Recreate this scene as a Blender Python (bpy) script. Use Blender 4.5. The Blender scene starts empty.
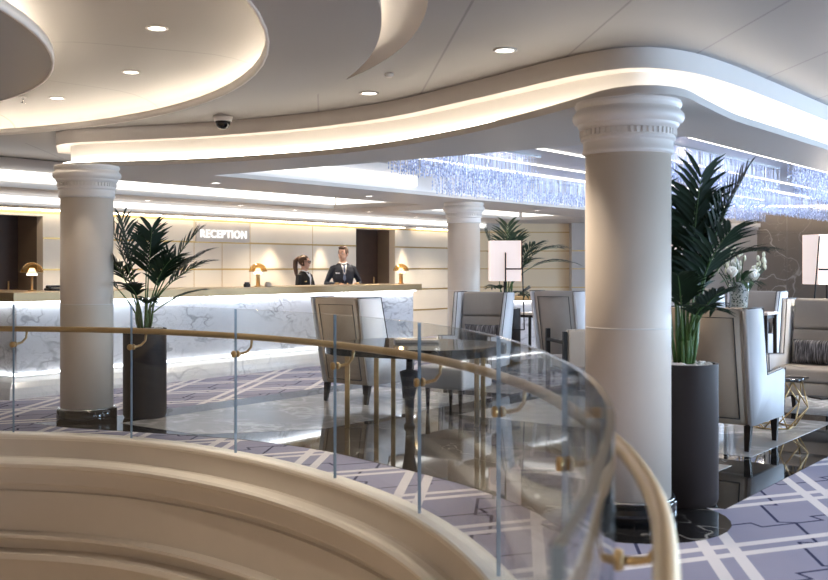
WORLD = 0.32; EXPO = 0.42; DAY_FILL = 330
import bpy, bmesh, math, random
from mathutils import Vector, Matrix, Euler
from mathutils.geometry import tessellate_polygon
random.seed(7)
R = random.random
def U(a, b): return a + (b - a) * random.random()
SC = bpy.context.scene
COL = SC.collection
PI = math.pi

# ------------------------------------------------------------------ room axes
ANG = math.radians(37.3)
AX = Vector((math.sin(ANG), math.cos(ANG), 0))       # along the reception counter, away from the camera
BX = Vector((-math.cos(ANG), math.sin(ANG), 0))      # towards the reception wall
C0 = Vector((-4.42, 11.4, 0))                        # front corner of the counter
def SP(s, p, z=0.0):
    v = C0 + AX * s + BX * p
    return Vector((v.x, v.y, z))
RZ_A = math.atan2(AX.y, AX.x)                        # heading of +A as a z rotation of local +x

# ------------------------------------------------------------------ node helpers
class NT:
    def __init__(self, tree):
        self.t = tree
    def n(self, typ, **kw):
        nd = self.t.nodes.new(typ)
        for k, v in kw.items():
            setattr(nd, k, v)
        return nd
    def link(self, a, b): self.t.links.new(a, b)
    def put(self, sock, v):
        if hasattr(v, 'node'): self.t.links.new(v, sock)
        elif isinstance(v, (tuple, list)) and len(v) == 3 and sock.type == 'RGBA': sock.default_value = (*v, 1)
        else: sock.default_value = v
    def m(self, op, a, b=0.0, c=None):
        nd = self.n('ShaderNodeMath', operation=op)
        self.put(nd.inputs[0], a); self.put(nd.inputs[1], b)
        if c is not None: self.put(nd.inputs[2], c)
        return nd.outputs[0]
    def mix(self, f, a, b):
        nd = self.n('ShaderNodeMix', data_type='RGBA')
        self.put(nd.inputs[0], f); self.put(nd.inputs[6], a); self.put(nd.inputs[7], b)
        return nd.outputs[2]
    def noise(self, vec, scale, detail=4, rough=.55, dist=0.0):
        nd = self.n('ShaderNodeTexNoise')
        if vec is not None: self.link(vec, nd.inputs['Vector'])
        nd.inputs['Scale'].default_value = scale; nd.inputs['Detail'].default_value = detail
        nd.inputs['Roughness'].default_value = rough; nd.inputs['Distortion'].default_value = dist
        return nd.outputs['Fac']
    def pos(self): return self.n('ShaderNodeNewGeometry').outputs['Position']
    def obj(self): return self.n('ShaderNodeTexCoord').outputs['Object']
    def sep(self, v):
        nd = self.n('ShaderNodeSeparateXYZ'); self.link(v, nd.inputs[0]); return nd.outputs
    def mapping(self, vec, rot=(0, 0, 0), scale=(1, 1, 1), loc=(0, 0, 0)):
        nd = self.n('ShaderNodeMapping'); self.link(vec, nd.inputs[0])
        nd.inputs['Rotation'].default_value = rot; nd.inputs['Scale'].default_value = scale; nd.inputs['Location'].default_value = loc
        return nd.outputs[0]
    def ss(self, x, lo, hi):
        nd = self.n('ShaderNodeMapRange', interpolation_type='SMOOTHSTEP')
        self.put(nd.inputs[0], x); nd.inputs[1].default_value = lo; nd.inputs[2].default_value = hi
        return nd.outputs[0]
MATS = {}
def newmat(name):
    m = bpy.data.materials.new(name); m.use_nodes = True
    m.node_tree.nodes.clear()
    t = NT(m.node_tree)
    out = t.n('ShaderNodeOutputMaterial')
    MATS[name] = m
    return m, t, out
def principled(t, out, color, rough=.5, metal=0.0, spec=.5, coat=0.0, bump=None, bstr=.1, em=None, est=0.0, sheen=0.0):
    b = t.n('ShaderNodeBsdfPrincipled')
    t.put(b.inputs['Base Color'], color); t.put(b.inputs['Roughness'], rough)
    b.inputs['Metallic'].default_value = metal; b.inputs['Specular IOR Level'].default_value = spec
    b.inputs['Coat Weight'].default_value = coat; b.inputs['Sheen Weight'].default_value = sheen
    if em is not None:
        t.put(b.inputs['Emission Color'], em); t.put(b.inputs['Emission Strength'], est)
    if bump is not None:
        bn = t.n('ShaderNodeBump'); bn.inputs['Strength'].default_value = bstr; bn.inputs['Distance'].default_value = .01
        t.link(bump, bn.inputs['Height']); t.link(bn.outputs[0], b.inputs['Normal'])
    t.link(b.outputs[0], out.inputs['Surface'])
    return b
def flat(name, color, rough=.5, metal=0.0, spec=.5, var=.06, vs=6.0, coat=0.0, bstr=0.0, sheen=0.0):
    m, t, out = newmat(name)
    f = t.noise(t.obj(), vs, 3)
    c2 = tuple(min(1, c * (1 + var)) for c in color); c1 = tuple(c * (1 - var) for c in color)
    col = t.mix(f, c1, c2)
    principled(t, out, col, rough, metal, spec, coat, bump=t.noise(t.obj(), vs * 30, 2) if bstr else None, bstr=bstr, sheen=sheen)
    return m
def emit(name, color, strength):
    m, t, out = newmat(name)
    e = t.n('ShaderNodeEmission'); e.inputs[0].default_value = (*color, 1); e.inputs[1].default_value = strength
    t.link(e.outputs[0], out.inputs['Surface'])
    return m

def marble(name, base, vein, vscale, vwidth, rough, second=None, seed=0.0, rot=.5, joints=None, stretch=(1, 1, 1)):
    m, t, out = newmat(name)
    v = t.mapping(t.pos(), rot=(0.2, .3, rot), loc=(seed, seed * .7, 0), scale=stretch)
    warp = t.n('ShaderNodeTexNoise'); t.link(v, warp.inputs['Vector']); warp.inputs['Scale'].default_value = vscale * .6; warp.inputs['Detail'].default_value = 5
    vm = t.n('ShaderNodeVectorMath', operation='MULTIPLY_ADD'); t.link(warp.outputs['Color'], vm.inputs[0]); vm.inputs[1].default_value = (.9 / vscale,) * 3; t.link(v, vm.inputs[2])
    n1 = t.noise(vm.outputs[0], vscale, 2)
    r1 = t.m('ABSOLUTE', t.m('SUBTRACT', n1, .5))
    v1 = t.m('SUBTRACT', 1.0, t.ss(r1, 0.0, vwidth))
    n2 = t.noise(vm.outputs[0], vscale * 2.7, 2)
    v2 = t.m('MULTIPLY', t.m('SUBTRACT', 1.0, t.ss(t.m('ABSOLUTE', t.m('SUBTRACT', n2, .5)), 0.0, vwidth * .7)), .55)
    k = t.m('MULTIPLY', t.m('MAXIMUM', v1, v2), t.ss(t.noise(v, vscale * .8, 2), .35, .65))
    cloud = t.noise(v, vscale * 1.3, 5)
    c = t.mix(cloud, base, second or tuple(x * .85 for x in base))
    c = t.mix(k, c, vein)
    principled(t, out, c, rough, 0, .5)
    return m

# ------------------------------------------------------------------ materials
cream = flat('column_paint', (.76, .665, .565), .45, var=.02)
capm = flat('capital_paint', (.78, .73, .68), .4, var=.02)
curbm = flat('curb_plaster', (.70, .64, .565), .5, var=.05, vs=3)
curbw = flat('curb_nosing', (.85, .80, .72), .4, var=.05)
white = flat('white_paint', (.82, .79, .75), .5, var=.02)
wallp = flat('wall_panel_fabric', (.83, .735, .60), .6, var=.05, vs=2)
wally = flat('wall_panel_honey', (.86, .73, .52), .55, var=.05, vs=2)
wallg = flat('wall_panel_grey', (.58, .54, .50), .6, var=.04, vs=2)
gold = flat('brushed_brass', (.54, .38, .19), .36, 1.0, var=.1)
goldp = flat('brass_strip', (.62, .42, .16), .4, .8, var=.1)
bronze = flat('bronze_top', (.42, .30, .16), .38, .6, var=.12, vs=3)
steel = flat('steel', (.6, .6, .6), .25, 1.0)
blackgl = flat('black_gloss', (.008, .008, .009), .06, var=.2)
blackm = flat('black_satin', (.010, .009, .009), .55, 0.0, .25, var=.2)
darkwood = flat('dark_wood', (.016, .011, .009), .5, 0.0, .25, var=.3, vs=12)
doorwood = flat('door_wood', (.045, .024, .016), .4, var=.3, vs=8)
planterm = flat('planter_brown', (.026, .019, .018), .5, 0.0, .3, var=.15, vs=4)
leather = flat('tan_leather', (.41, .325, .245), .55, var=.06, vs=9, bstr=.05)
leatherw = flat('pale_leather', (.66, .66, .68), .68, var=.04, vs=9, bstr=.05)
greige = flat('greige_fabric', (.33, .295, .265), .7, var=.06, vs=9, bstr=.08)
piping = flat('dark_piping', (.035, .028, .025), .5)
palmgreen = flat('palm_leaf', (.010, .027, .011), .5, 0.0, .22, var=.5, vs=9)
stalkgreen = flat('palm_stalk', (.06, .13, .03), .45, var=.3, vs=9)
leafgreen = flat('bouquet_leaf', (.03, .075, .025), .5, var=.4, vs=20)
petal = flat('white_petal', (.85, .84, .78), .6, var=.05, vs=20)
budm = flat('cream_bud', (.80, .80, .62), .6, var=.1, vs=20)
pebblem = flat('white_pebble', (.72, .70, .70), .6, var=.15, vs=30)
skinm = flat('skin', (.60, .36, .26), .5, var=.05)
hairm = flat('brown_hair', (.055, .028, .016), .5, var=.3, vs=30)
hairr = flat('auburn_hair', (.075, .036, .02), .45, var=.3, vs=30)
navy = flat('navy_wool', (.010, .013, .025), .8, var=.1)
blackw = flat('black_wool', (.010, .009, .010), .8, var=.1)
shirt = flat('white_shirt', (.80, .80, .82), .7, var=.02)
tiem = flat('slate_tie', (.10, .14, .24), .5, var=.2, vs=40)
lipm = flat('lips', (.45, .18, .15), .5)
eyem = flat('eye_dark', (.02, .015, .015), .2)
plastic = flat('black_plastic', (.012, .012, .013), .3)
pinktop = flat('pale_stone', (.66, .57, .50), .2, var=.08)

marblew = marble('white_marble', (.74, .75, .78), (.36, .37, .40), 2.3, .042, .14, second=(.60, .62, .67), seed=3.1, rot=.9, stretch=(1, 1, 1.8))
marbleb = marble('black_marble', (.009, .009, .010), (.35, .33, .30), 1.6, .012, .035, second=(.014, .013, .013), seed=1.3)
marblel = marble('pale_grey_marble', (.46, .45, .45), (.70, .69, .68), 2.2, .05, .05, second=(.34, .33, .33), seed=8.2)
marblebr = marble('brown_marble', (.36, .29, .23), (.62, .54, .46), .9, .008, .16, second=(.23, .185, .15), seed=5.3)

def glassmat():
    m, t, out = newmat('clear_glass')
    g = t.n('ShaderNodeNewGeometry')
    d = t.n('ShaderNodeVectorMath', operation='DOT_PRODUCT'); t.link(g.outputs['Incoming'], d.inputs[0]); t.link(g.outputs['Normal'], d.inputs[1])
    c = t.m('ABSOLUTE', d.outputs['Value'])
    f = t.m('ADD', .026, t.m('MULTIPLY', .9, t.m('POWER', t.m('SUBTRACT', 1.0, c), 4.5)))
    tr = t.n('ShaderNodeBsdfTransparent'); tr.inputs[0].default_value = (.965, .975, .97, 1)
    gl = t.n('ShaderNodeBsdfGlossy'); gl.inputs['Roughness'].default_value = .0
    mx = t.n('ShaderNodeMixShader'); t.link(f, mx.inputs[0]); t.link(tr.outputs[0], mx.inputs[1]); t.link(gl.outputs[0], mx.inputs[2])
    t.link(mx.outputs[0], out.inputs['Surface'])
    return m
glass = glassmat()
glasstop = flat('glass_top_edge', (.09, .10, .10), .2, var=.1)
glassedge = flat('glass_edge', (.27, .36, .45), .15, var=.1)

def ceilmat():
    m, t, out = newmat('ceiling_panels')
    p = t.sep(t.mapping(t.pos(), rot=(0, 0, math.radians(-5))))
    q = t.m('FRACT', t.m('ADD', t.m('DIVIDE', p[0], .775), 10.558))
    j1 = t.m('LESS_THAN', t.m('ABSOLUTE', t.m('SUBTRACT', q, .5)), .009)
    dv = t.n('ShaderNodeVectorMath', operation='DISTANCE'); xy = t.sep(t.pos()); cx = t.n('ShaderNodeCombineXYZ'); t.link(xy[0], cx.inputs[0]); t.link(xy[1], cx.inputs[1])
    t.link(cx.outputs[0], dv.inputs[0]); dv.inputs[1].default_value = (-6.1, 5.3, 0)
    j1 = t.m('MULTIPLY', j1, t.m('GREATER_THAN', dv.outputs['Value'], 5.93))
    col = t.mix(t.noise(t.pos(), .6, 3), (.255, .238, .228), (.28, .263, .25))
    col = t.mix(t.m('MULTIPLY', j1, .75), col, (.10, .09, .09))
    principled(t, out, col, .42, 0, .5)
    return m
ceilp = ceilmat()
soffitm = flat('soffit_paint', (.58, .54, .50), .5, var=.03, vs=1)
def recessmat():
    m, t, out = newmat('recess_paint')
    p = t.sep(t.pos())
    an = t.m('DEGREES', t.m('ARCTAN2', t.m('SUBTRACT', p[1], 5.3), t.m('ADD', p[0], 6.1)))
    q = t.m('FRACT', t.m('ADD', t.m('DIVIDE', t.m('SUBTRACT', an, 25.3), 21.5), 20.5))
    j = t.m('LESS_THAN', t.m('ABSOLUTE', t.m('SUBTRACT', q, .5)), .006)
    col = t.mix(t.noise(t.pos(), 1, 3), (.355, .32, .28), (.385, .35, .31))
    principled(t, out, t.mix(t.m('MULTIPLY', j, .5), col, (.2, .18, .15)), .5)
    return m
recessm = recessmat()
crescm = flat('crescent_paint', (.74, .69, .62), .5, var=.03, vs=1)

def carpetmat():
    m, t, out = newmat('lattice_carpet')
    pos = t.pos()
    fine = t.noise(pos, 260, 2)
    base = t.mix(t.noise(pos, 3.0, 4), (.27, .27, .375), (.35, .345, .455))
    base = t.mix(t.m('MULTIPLY', fine, .5), base, (.26, .255, .37))
    per = .86
    wl = None; nv = None
    for k, sgn in enumerate((1, -1)):
        a = RZ_A + sgn * math.radians(31.6)
        x = t.sep(t.mapping(pos, rot=(0, 0, -a)))      # x along the line, y across
        q = t.m('FRACT', t.m('ADD', t.m('DIVIDE', x[1], per), 20.0 + (.35, .1)[k]))
        def band(lo, hi): return t.m('MULTIPLY', t.m('GREATER_THAN', q, lo), t.m('LESS_THAN', q, hi))
        w = t.m('ADD', band(.02, .095), band(.185, .26))
        wl = w if wl is None else t.m('MAXIMUM', wl, w)
        # thin dark blue lines that jog like a key pattern
        st = t.m('MULTIPLY', t.m('MODULO', t.m('FLOOR', t.m('ADD', t.m('DIVIDE', x[0], .43), 200.0)), 2.0), .11)
        q2 = t.m('ADD', q, st)
        n = t.m('MULTIPLY', t.m('GREATER_THAN', q2, .62), t.m('LESS_THAN', q2, .642))
        qx = t.m('FRACT', t.m('DIVIDE', x[0], .43))
        n = t.m('MAXIMUM', n, t.m('MULTIPLY', t.m('LESS_THAN', qx, .045), t.m('MULTIPLY', t.m('GREATER_THAN', q, .51), t.m('LESS_THAN', q, .642))))
        nv = n if nv is None else t.m('MAXIMUM', nv, n)
    c = t.mix(nv, base, (.035, .04, .095))
    c = t.mix(wl, c, (.70, .67, .70))
    principled(t, out, c, .95, 0, .1, bump=fine, bstr=.4)
    return m
carpet = carpetmat()

def stripemat():
    m, t, out = newmat('streaked_cushion')
    v = t.mapping(t.obj(), scale=(1, 60, 5))
    f = t.ss(t.noise(v, 1.2, 4, .7), .42, .68)
    principled(t, out, t.mix(f, (.022, .020, .024), (.26, .25, .27)), .7)
    return m
cushm = stripemat()

def crystalmat():
    m, t, out = newmat('crystal')
    g = t.n('ShaderNodeNewGeometry')
    r = g.outputs['Random Per Island']
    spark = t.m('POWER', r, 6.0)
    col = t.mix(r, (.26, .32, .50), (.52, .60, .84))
    b = principled(t, out, col, .12, 0, .9, em=t.mix(r, (.42, .52, .90), (.75, .82, 1.0)), est=t.m('ADD', .05, t.m('MULTIPLY', spark, .55)))  # random glow per crystal, painted in as sparkle
    return m
crystal = crystalmat()
ledwarm = emit('led_warm', (1.0, .90, .76), 11)
ledring = emit('led_ring', (1.0, .90, .76), 25)
ledcres = emit('led_crescent', (1.0, .90, .78), 18)
ledstone = emit('led_stone', (1.0, .91, .80), 22)
ledwall = emit('led_wall', (1.0, .86, .66), 11)
ledwhite = emit('led_white', (1.0, .93, .84), 16)
ledcool = emit('led_cool', (.92, .94, 1.0), 10)
ledbar = emit('led_bar', (1.0, .95, .90), 3.2)
bandlit = emit('light_panel', (1.0, .965, .92), 2.0)
lampglow = emit('downlight_glow', (1.0, .93, .82), 7)
signm = emit('sign_letters', (1.0, .97, .93), 1.05)

def shademat():
    m, t, out = newmat('lamp_shade_fabric')
    z = t.sep(t.obj())[2]
    b = principled(t, out, (.85, .78, .74), .8, em=(1.0, .78, .71), est=.36)
    return m
shadem = shademat()
domem = None
def ambermat():
    m, t, out = newmat('amber_glass')
    g = t.n('ShaderNodeNewGeometry')
    d = t.n('ShaderNodeVectorMath', operation='DOT_PRODUCT'); t.link(g.outputs['Incoming'], d.inputs[0]); t.link(g.outputs['Normal'], d.inputs[1])
    c = t.m('ABSOLUTE', d.outputs['Value'])
    f = t.m('ADD', .12, t.m('MULTIPLY', .8, t.m('POWER', t.m('SUBTRACT', 1.0, c), 2.5)))
    tr = t.n('ShaderNodeBsdfTransparent'); tr.inputs[0].default_value = (.86, .66, .38, 1)
    gl = t.n('ShaderNodeBsdfGlossy'); gl.inputs['Color'].default_value = (.95, .75, .42, 1); gl.inputs['Roughness'].default_value = .05
    mx = t.n('ShaderNodeMixShader'); t.link(f, mx.inputs[0]); t.link(tr.outputs[0], mx.inputs[1]); t.link(gl.outputs[0], mx.inputs[2])
    t.link(mx.outputs[0], out.inputs['Surface'])
    return m
amber = ambermat()

# ------------------------------------------------------------------ mesh builder
class MB:
    def __init__(self):
        self.v = []; self.f = []; self.mi = []; self.sm = []
    def add(self, vs, fs, mi=0, smooth=False, M=None):
        o = len(self.v)
        self.v += [tuple(M @ Vector(x)) if M else tuple(x) for x in vs]
        for f in fs:
            self.f.append([o + i for i in f]); self.mi.append(mi); self.sm.append(smooth)
        return self
    def box(self, lo, hi, M=None, mi=0):
        x0, y0, z0 = lo; x1, y1, z1 = hi
        vs = [(x0, y0, z0), (x1, y0, z0), (x1, y1, z0), (x0, y1, z0), (x0, y0, z1), (x1, y0, z1), (x1, y1, z1), (x0, y1, z1)]
        return self.add(vs, [(0, 3, 2, 1), (4, 5, 6, 7), (0, 1, 5, 4), (1, 2, 6, 5), (2, 3, 7, 6), (3, 0, 4, 7)], mi, False, M)
    def bbox(self, lo, hi, b=.01, seg=2, M=None, mi=0):
        bm = bmesh.new(); bmesh.ops.create_cube(bm, size=1)
        for v in bm.verts:
            v.co = Vector([lo[i] + (v.co[i] + .5) * (hi[i] - lo[i]) for i in range(3)])
        bmesh.ops.bevel(bm, geom=bm.edges[:], offset=b, segments=seg, affect='EDGES', profile=.5)
        return self.bm(bm, mi, True, M)
    def bm(self, bm, mi=0, smooth=False, M=None):
        bm.verts.index_update()
        self.add([v.co.copy() for v in bm.verts], [[v.index for v in f.verts] for f in bm.faces], mi, smooth, M)
        bm.free(); return self
    def tube(self, pts, r, n=8, caps=True, mi=0, M=None, closed=False, flat=None):
        pts = [Vector(p) for p in pts]; k = len(pts)
        rr = r if isinstance(r, (list, tuple)) else [r] * k
        vs, fs = [], []
        up = None
        for i in range(k):
            if closed: d = pts[(i + 1) % k] - pts[i - 1]
            else: d = pts[min(i + 1, k - 1)] - pts[max(i - 1, 0)]
            if d.length < 1e-9: d = Vector((0, 0, 1))
            d.normalize()
            if up is None:
                up = Vector((0, 0, 1)) if abs(d.z) < .9 else Vector((1, 0, 0))
            a = d.cross(up)
            if a.length < 1e-4: a = d.cross(Vector((0, 1, 0)))
            a.normalize(); b = a.cross(d).normalized(); up = b
            for j in range(n):
                t = 2 * PI * j / n
                vs.append(pts[i] + (a * math.cos(t) + b * math.sin(t) * (flat or 1)) * rr[i])
        for i in range(k if closed else k - 1):
            i2 = (i + 1) % k
            for j in range(n):
                j2 = (j + 1) % n
                fs.append((i * n + j, i * n + j2, i2 * n + j2, i2 * n + j))
        if caps and not closed:
            fs.append(tuple(range(n - 1, -1, -1))); fs.append(tuple((k - 1) * n + j for j in range(n)))
        return self.add(vs, fs, mi, True, M)
    def lathe(self, prof, n=32, mi=0, M=None, smooth=True, c=(0, 0)):
        vs, fs = [], []
        for (r, z) in prof:
            for j in range(n):
                t = 2 * PI * j / n
                vs.append((c[0] + r * math.cos(t), c[1] + r * math.sin(t), z))
        for i in range(len(prof) - 1):
            for j in range(n):
                j2 = (j + 1) % n
                fs.append((i * n + j, i * n + j2, (i + 1) * n + j2, (i + 1) * n + j))
        if prof[0][0] > 1e-6: fs.append(tuple(range(n - 1, -1, -1)))
        if prof[-1][0] > 1e-6: fs.append(tuple((len(prof) - 1) * n + j for j in range(n)))
        return self.add(vs, fs, mi, smooth, M)
    def ring(self, c, r0, r1, z0, z1, n=96, mi=0):          # hollow ring
        vs, fs = [], []
        for j in range(n):
            t = 2 * PI * j / n; cs, sn = math.cos(t), math.sin(t)
            for r, z in ((r0, z0), (r1, z0), (r1, z1), (r0, z1)):
                vs.append((c[0] + r * cs, c[1] + r * sn, z))
        for j in range(n):
            a, b = j * 4, ((j + 1) % n) * 4
            for k in range(4):
                k2 = (k + 1) % 4
                fs.append((a + k, a + k2, b + k2, b + k))
        return self.add(vs, fs, mi, True)
    def prism(self, poly, z0, z1, mi=0, M=None, holes=(), smooth=False):
        loops = [[Vector((p[0], p[1], 0)) for p in poly]] + [[Vector((p[0], p[1], 0)) for p in h] for h in holes]
        flatv = [v for l in loops for v in l]
        tris = tessellate_polygon(loops)
        N = len(flatv)
        vs = [(v.x, v.y, z0) for v in flatv] + [(v.x, v.y, z1) for v in flatv]
        fs = []
        for t in tris:
            a, b, c = t
            nrm = (flatv[b] - flatv[a]).cross(flatv[c] - flatv[a]).z
            if nrm < 0: a, c = c, a
            fs.append((c, b, a)); fs.append((a + N, b + N, c + N))
        o = 0
        for l in loops:
            k = len(l)
            for i in range(k):
                j = (i + 1) % k
                fs.append((o + i, o + j, o + j + N, o + i + N))
            o += k
        return self.add(vs, fs, mi, smooth, M)
    def sphere(self, c, r, n=12, m=8, mi=0, M=None):
        if not isinstance(r, (tuple, list)): r = (r, r, r)
        vs, fs = [(c[0], c[1], c[2] - r[2])], []
        for i in range(1, m):
            ph = -PI / 2 + PI * i / m
            for j in range(n):
                t = 2 * PI * j / n
                vs.append((c[0] + r[0] * math.cos(ph) * math.cos(t), c[1] + r[1] * math.cos(ph) * math.sin(t), c[2] + r[2] * math.sin(ph)))
        vs.append((c[0], c[1], c[2] + r[2])); L = len(vs) - 1
        for j in range(n):
            j2 = (j + 1) % n
            fs.append((0, 1 + j2, 1 + j)); fs.append((L, 1 + (m - 2) * n + j, 1 + (m - 2) * n + j2))
            for i in range(m - 2):
                fs.append((1 + i * n + j, 1 + i * n + j2, 1 + (i + 1) * n + j2, 1 + (i + 1) * n + j))
        return self.add(vs, fs, mi, True, M)
    def loft(self, rings, n=16, mi=0, M=None):             # rings: (center, rx, ry)
        vs, fs = [], []
        for (c, rx, ry) in rings:
            for j in range(n):
                t = 2 * PI * j / n
                vs.append((c[0] + rx * math.cos(t), c[1] + ry * math.sin(t), c[2]))
        k = len(rings)
        for i in range(k - 1):
            for j in range(n):
                j2 = (j + 1) % n
                fs.append((i * n + j, i * n + j2, (i + 1) * n + j2, (i + 1) * n + j))
        fs.append(tuple(range(n - 1, -1, -1))); fs.append(tuple((k - 1) * n + j for j in range(n)))
        return self.add(vs, fs, mi, True, M)
    def mesh(self, name):
        me = bpy.data.meshes.new(name)
        me.from_pydata(self.v, [], self.f)
        me.polygons.foreach_set('material_index', self.mi)
        me.polygons.foreach_set('use_smooth', self.sm)
        me.update()
        return me
    def build(self, name, mats, parent=None, fix=True, loc=None):
        me = self.mesh(name)
        if fix:
            bm = bmesh.new(); bm.from_mesh(me); bmesh.ops.recalc_face_normals(bm, faces=bm.faces[:]); bm.to_mesh(me); bm.free()
        for m in (mats if isinstance(mats, (list, tuple)) else [mats]):
            me.materials.append(m)
        o = bpy.data.objects.new(name, me); COL.objects.link(o)
        if parent: o.parent = parent
        if loc: o.location = loc
        return o
def autosmooth(o, deg=35):
    me = o.data
    me.set_sharp_from_angle(angle=math.radians(deg))
    return o
def tag(o, label, cat, group=None, kind=None):
    o['label'] = label; o['category'] = cat
    if group: o['group'] = group
    if kind: o['kind'] = kind
    return o
def thing(name, label, cat, loc=(0, 0, 0), rz=0.0, group=None, kind=None):
    o = bpy.data.objects.new(name, None); COL.objects.link(o)
    o.location = loc; o.rotation_euler = (0, 0, rz); o.empty_display_size = .1
    return tag(o, label, cat, group, kind)
def struct(o, label=None):
    o['kind'] = 'structure'
    if label: o['label'] = label
    return o
def dup(root, loc, rz, label, group=None):
    r = root.copy(); COL.objects.link(r); r.location = loc; r.rotation_euler = (0, 0, rz); r['label'] = label
    if group: r['group'] = group
    for ch in list(root.children):
        c = ch.copy(); COL.objects.link(c); c.parent = r
        for g in list(ch.children):
            d = g.copy(); COL.objects.link(d); d.parent = c
    return r
def spline(pts, per=8):
    P = [Vector(p) for p in pts]; out = []
    for i in range(len(P) - 1):
        p0 = P[max(i - 1, 0)]; p1 = P[i]; p2 = P[i + 1]; p3 = P[min(i + 2, len(P) - 1)]
        if i == 0: p0 = p1 * 2 - p2
        if i == len(P) - 2: p3 = p2 * 2 - p1
        for k in range(per):
            t = k / per
            out.append(.5 * ((2 * p1) + (p2 - p0) * t + (2 * p0 - 5 * p1 + 4 * p2 - p3) * t * t + (3 * p1 - p0 - 3 * p2 + p3) * t ** 3))
    out.append(P[-1]); return out
def resample(pts, step):
    cum = [0.0]
    for p, q in zip(pts, pts[1:]): cum.append(cum[-1] + (q - p).length)
    n = max(2, round(cum[-1] / step)); out = []; k = 0
    for i in range(n + 1):
        t = cum[-1] * i / n
        while k < len(pts) - 2 and cum[k + 1] < t: k += 1
        L = cum[k + 1] - cum[k]
        out.append(pts[k].lerp(pts[k + 1], (t - cum[k]) / L if L > 1e-9 else 0))
    return out
def normals2(pts):          # left-hand normals of an open polyline
    out = []
    for i in range(len(pts)):
        d = (pts[min(i + 1, len(pts) - 1)] - pts[max(i - 1, 0)]); d.z = 0; d.normalize()
        out.append(Vector((-d.y, d.x, 0)))
    return out
def offset(pts, o):
    return [p + n * o for p, n in zip(pts, normals2(pts))]
# ================================================================== CEILING
Z_UP, Z_SO = 2.76, 2.40
CC = (-6.1, 5.3)                                     # centre of the round ceiling feature
def circ(c, r, n=128, a0=0, a1=2 * PI):
    return [(c[0] + r * math.cos(a0 + (a1 - a0) * i / n), c[1] + r * math.sin(a0 + (a1 - a0) * i / n)) for i in range(n)]
# crescent recess = inside circle 2, outside circle 1
c2, r2, r1 = (-4.6, 5.0), 4.67, 5.93
arc2 = [p for p in circ(c2, r2, 400, -PI, PI) if math.hypot(p[0] - CC[0], p[1] - CC[1]) > r1]
arc1 = [p for p in circ(CC, r1, 400, -PI, PI) if math.hypot(p[0] - c2[0], p[1] - c2[1]) < r2 and p[0] > CC[0]]
arc2.sort(key=lambda p: p[1]); arc1.sort(key=lambda p: -p[1])
lune = arc2 + arc1
outer = [(-14, -5), (15, -5), (15, 33), (-14, 33)]
m = MB().prism(outer, Z_UP, Z_UP + .05, holes=[circ(CC, 5.3), lune])
m.prism(circ(CC, 4.0), Z_UP, Z_UP + .05)
struct(m.build('ceiling', ceilp), 'grey panelled ceiling with thin dark joints')
m = MB()
m.lathe([(5.56, Z_UP + .04), (5.555, 2.85), (5.53, 2.89), (5.48, 2.925), (5.40, 2.955), (5.28, 2.982), (5.14, 2.996), (5.0, 3.0), (4.3, 3.0), (4.16, 2.996), (4.02, 2.982), (3.90, 2.955), (3.82, 2.925), (3.77, 2.89), (3.745, 2.85), (3.74, Z_UP + .04)], 128, c=CC)
m.f = m.f[:-2]; m.mi = m.mi[:-2]; m.sm = m.sm[:-2]
struct(m.build('ceiling_recess', recessm, fix=False), 'raised ring shaped ceiling recess')
# edge trims of the round recess
m = MB().ring(CC, 5.285, 5.305, Z_UP - .004, Z_UP + .054); struct(m.build('trim_1', capm))
m = MB().ring(CC, 3.995, 4.012, Z_UP - .004, Z_UP + .054); struct(m.build('trim_2', capm))
arc1b = [(CC[0] + (p[0] - CC[0]) * 5.70 / r1, CC[1] + (p[1] - CC[1]) * 5.70 / r1) for p in arc1]
chamber = arc2 + arc1b
loop = [Vector((p[0], p[1], 0)) for p in chamber]
zz = [Z_UP + .001] * len(arc2) + [2.97] * len(arc1b)
m = MB().add([(v.x, v.y, z) for v, z in zip(loop, zz)], [tuple(t) for t in tessellate_polygon([loop])], 0, True)
for a, b in zip(arc1b, arc1b[1:]):
    m.add([(*a, Z_UP + .05), (*b, Z_UP + .05), (*b, 2.97), (*a, 2.97)], [(0, 1, 2, 3)], 0, True)
struct(m.build('ceiling_crescent', crescm, fix=False), 'cream crescent shaped ceiling recess')
# cove lights in the round feature
def strip(name, label, pts, w, h, mat, grp=None, closed=False, z=None):
    o = MB().tube(pts, w / 2, 6, True, closed=closed).build(name, mat)
    return tag(o, label, 'cove light', grp)
ringpts = lambda r, z, n=128: [(CC[0] + r * math.cos(2 * PI * i / n), CC[1] + r * math.sin(2 * PI * i / n), z) for i in range(n)]
strip('cove_light', 'warm light strip hidden in the outer rim of the round ceiling recess', ringpts(5.43, 2.822), .022, 0, ledring, closed=True)
strip('cove_light', 'warm light strip hidden above the edge of the round grey ceiling disc', ringpts(3.87, 2.822), .022, 0, ledring, closed=True)
strip('cove_light', 'warm light strip hidden behind the edge of the crescent recess', [(CC[0] + (p[0] - CC[0]) * 5.80 / r1, CC[1] + (p[1] - CC[1]) * 5.80 / r1, 2.822) for p in arc1[8:-8]], .022, 0, ledcres)
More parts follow.
